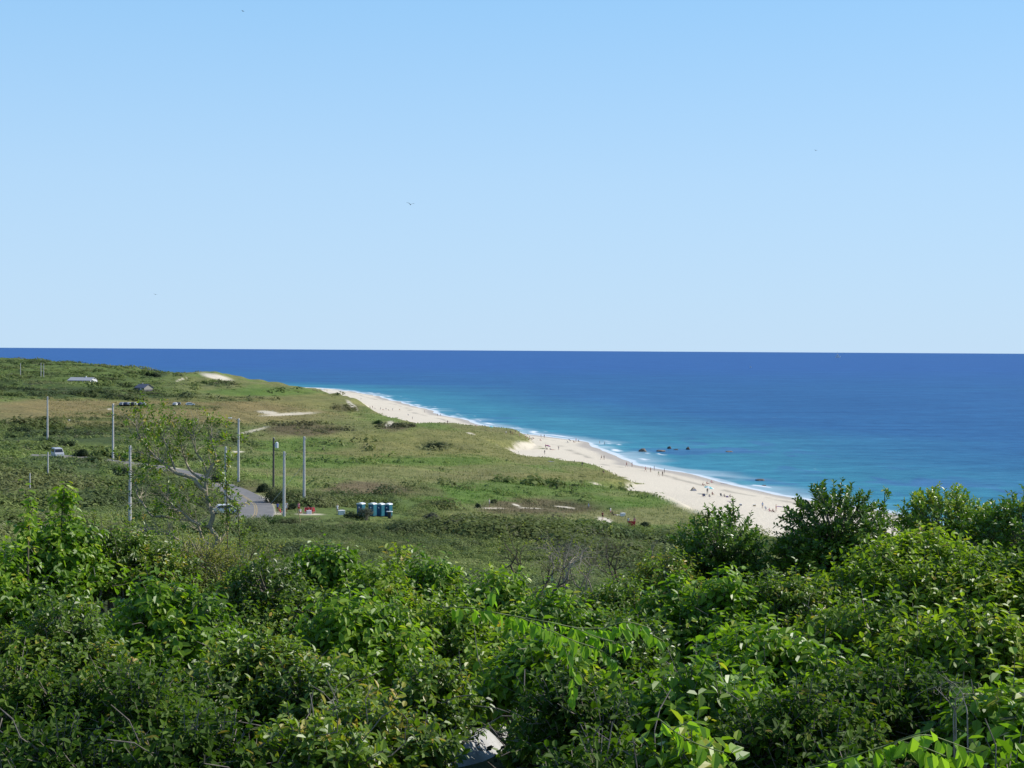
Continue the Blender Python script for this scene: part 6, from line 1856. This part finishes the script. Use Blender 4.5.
person(337.4, 514.4, 'stand', 30, 'white', 'grey', 'person in white standing alone left of the portable toilets', None, dist=238)
cooler(0, 0, 'white', 'white cooler beside the lone person left of the portable toilets', 1.7, p=at_ground(341.4, 515.0, 236))
p = ground(69.3, 420.6)
rock(69.3, 420.8, 3.0, 1.6, plain('pale_boulder', (0.55, 0.48, 0.40), 0.8, 0.1, 1), 'pale boulder alone in the brown meadow at left', 41, onland=True)

# ------------------------------------------------------------------ light
SUN_AZ, SUN_EL = R(70), R(40)
sd = Vector((math.sin(SUN_AZ) * math.cos(SUN_EL), math.cos(SUN_AZ) * math.cos(SUN_EL), math.sin(SUN_EL)))
sl = bpy.data.lights.new('sun', 'SUN'); sl.energy = 5.0; sl.angle = R(0.53); sl.color = (1.0, 0.955, 0.88)
so = bpy.data.objects.new('sun', sl); link(so); so.rotation_euler = sd.to_track_quat('Z', 'Y').to_euler(); so.location = (200, 50, 300)
w = bpy.data.worlds.new('World'); scene.world = w; w.use_nodes = True
nt = w.node_tree; bg = nt.nodes['Background']
sky = nt.nodes.new('ShaderNodeTexSky'); sky.sky_type = 'NISHITA'; sky.sun_disc = False
sky.sun_elevation = SUN_EL; sky.sun_rotation = SUN_AZ; sky.altitude = 0; sky.air_density = 1.0; sky.dust_density = 0.3; sky.ozone_density = 3.0
sky.dust_density = 0.0; sky.ozone_density = 4.0; sky.air_density = 0.8
# the sky near the horizon: pale clear blue instead of the model's yellow band
tcw = nt.nodes.new('ShaderNodeTexCoord'); sp_ = nt.nodes.new('ShaderNodeSeparateXYZ'); nt.links.new(tcw.outputs['Generated'], sp_.inputs[0])
mr = nt.nodes.new('ShaderNodeMapRange'); mr.inputs['From Min'].default_value = 0.0; mr.inputs['From Max'].default_value = 0.42; mr.inputs['To Min'].default_value = 0.97; mr.inputs['To Max'].default_value = 0.6
nt.links.new(sp_.outputs['Z'], mr.inputs['Value'])
rp = nt.nodes.new('ShaderNodeValToRGB'); rp.color_ramp.elements[0].color = (0.505, 0.685, 0.87, 1); rp.color_ramp.elements[1].position = 0.11; rp.color_ramp.elements[1].color = (0.445, 0.675, 0.92, 1)
e_ = rp.color_ramp.elements.new(0.25); e_.color = (0.31, 0.625, 0.98, 1)
e_ = rp.color_ramp.elements.new(0.50); e_.color = (0.09, 0.24, 0.58, 1)
e_ = rp.color_ramp.elements.new(0.9); e_.color = (0.05, 0.15, 0.42, 1)
nt.links.new(sp_.outputs['Z'], rp.inputs['Fac'])
sc_ = nt.nodes.new('ShaderNodeVectorMath'); sc_.operation = 'SCALE'; sc_.inputs['Scale'].default_value = 1.07 / 0.13; nt.links.new(rp.outputs['Color'], sc_.inputs[0])
mxs = nt.nodes.new('ShaderNodeMix'); mxs.data_type = 'RGBA'; nt.links.new(mr.outputs[0], mxs.inputs[0]); nt.links.new(sky.outputs[0], mxs.inputs[6]); nt.links.new(sc_.outputs[0], mxs.inputs[7])
nt.links.new(mxs.outputs[2], bg.inputs[0]); bg.inputs[1].default_value = 0.13
vs = scene.view_settings
vs.view_transform = 'Standard'; vs.look = 'None'; vs.exposure = 0.0; vs.gamma = 1.0; vs.use_curve_mapping = False
scene.cycles.max_bounces = 6; scene.cycles.diffuse_bounces = 3; scene.cycles.transmission_bounces = 4; scene.cycles.transparent_max_bounces = 8
print('TOTAL faces', sum(len(o.data.polygons) for o in bpy.data.objects if o.type == 'MESH'))
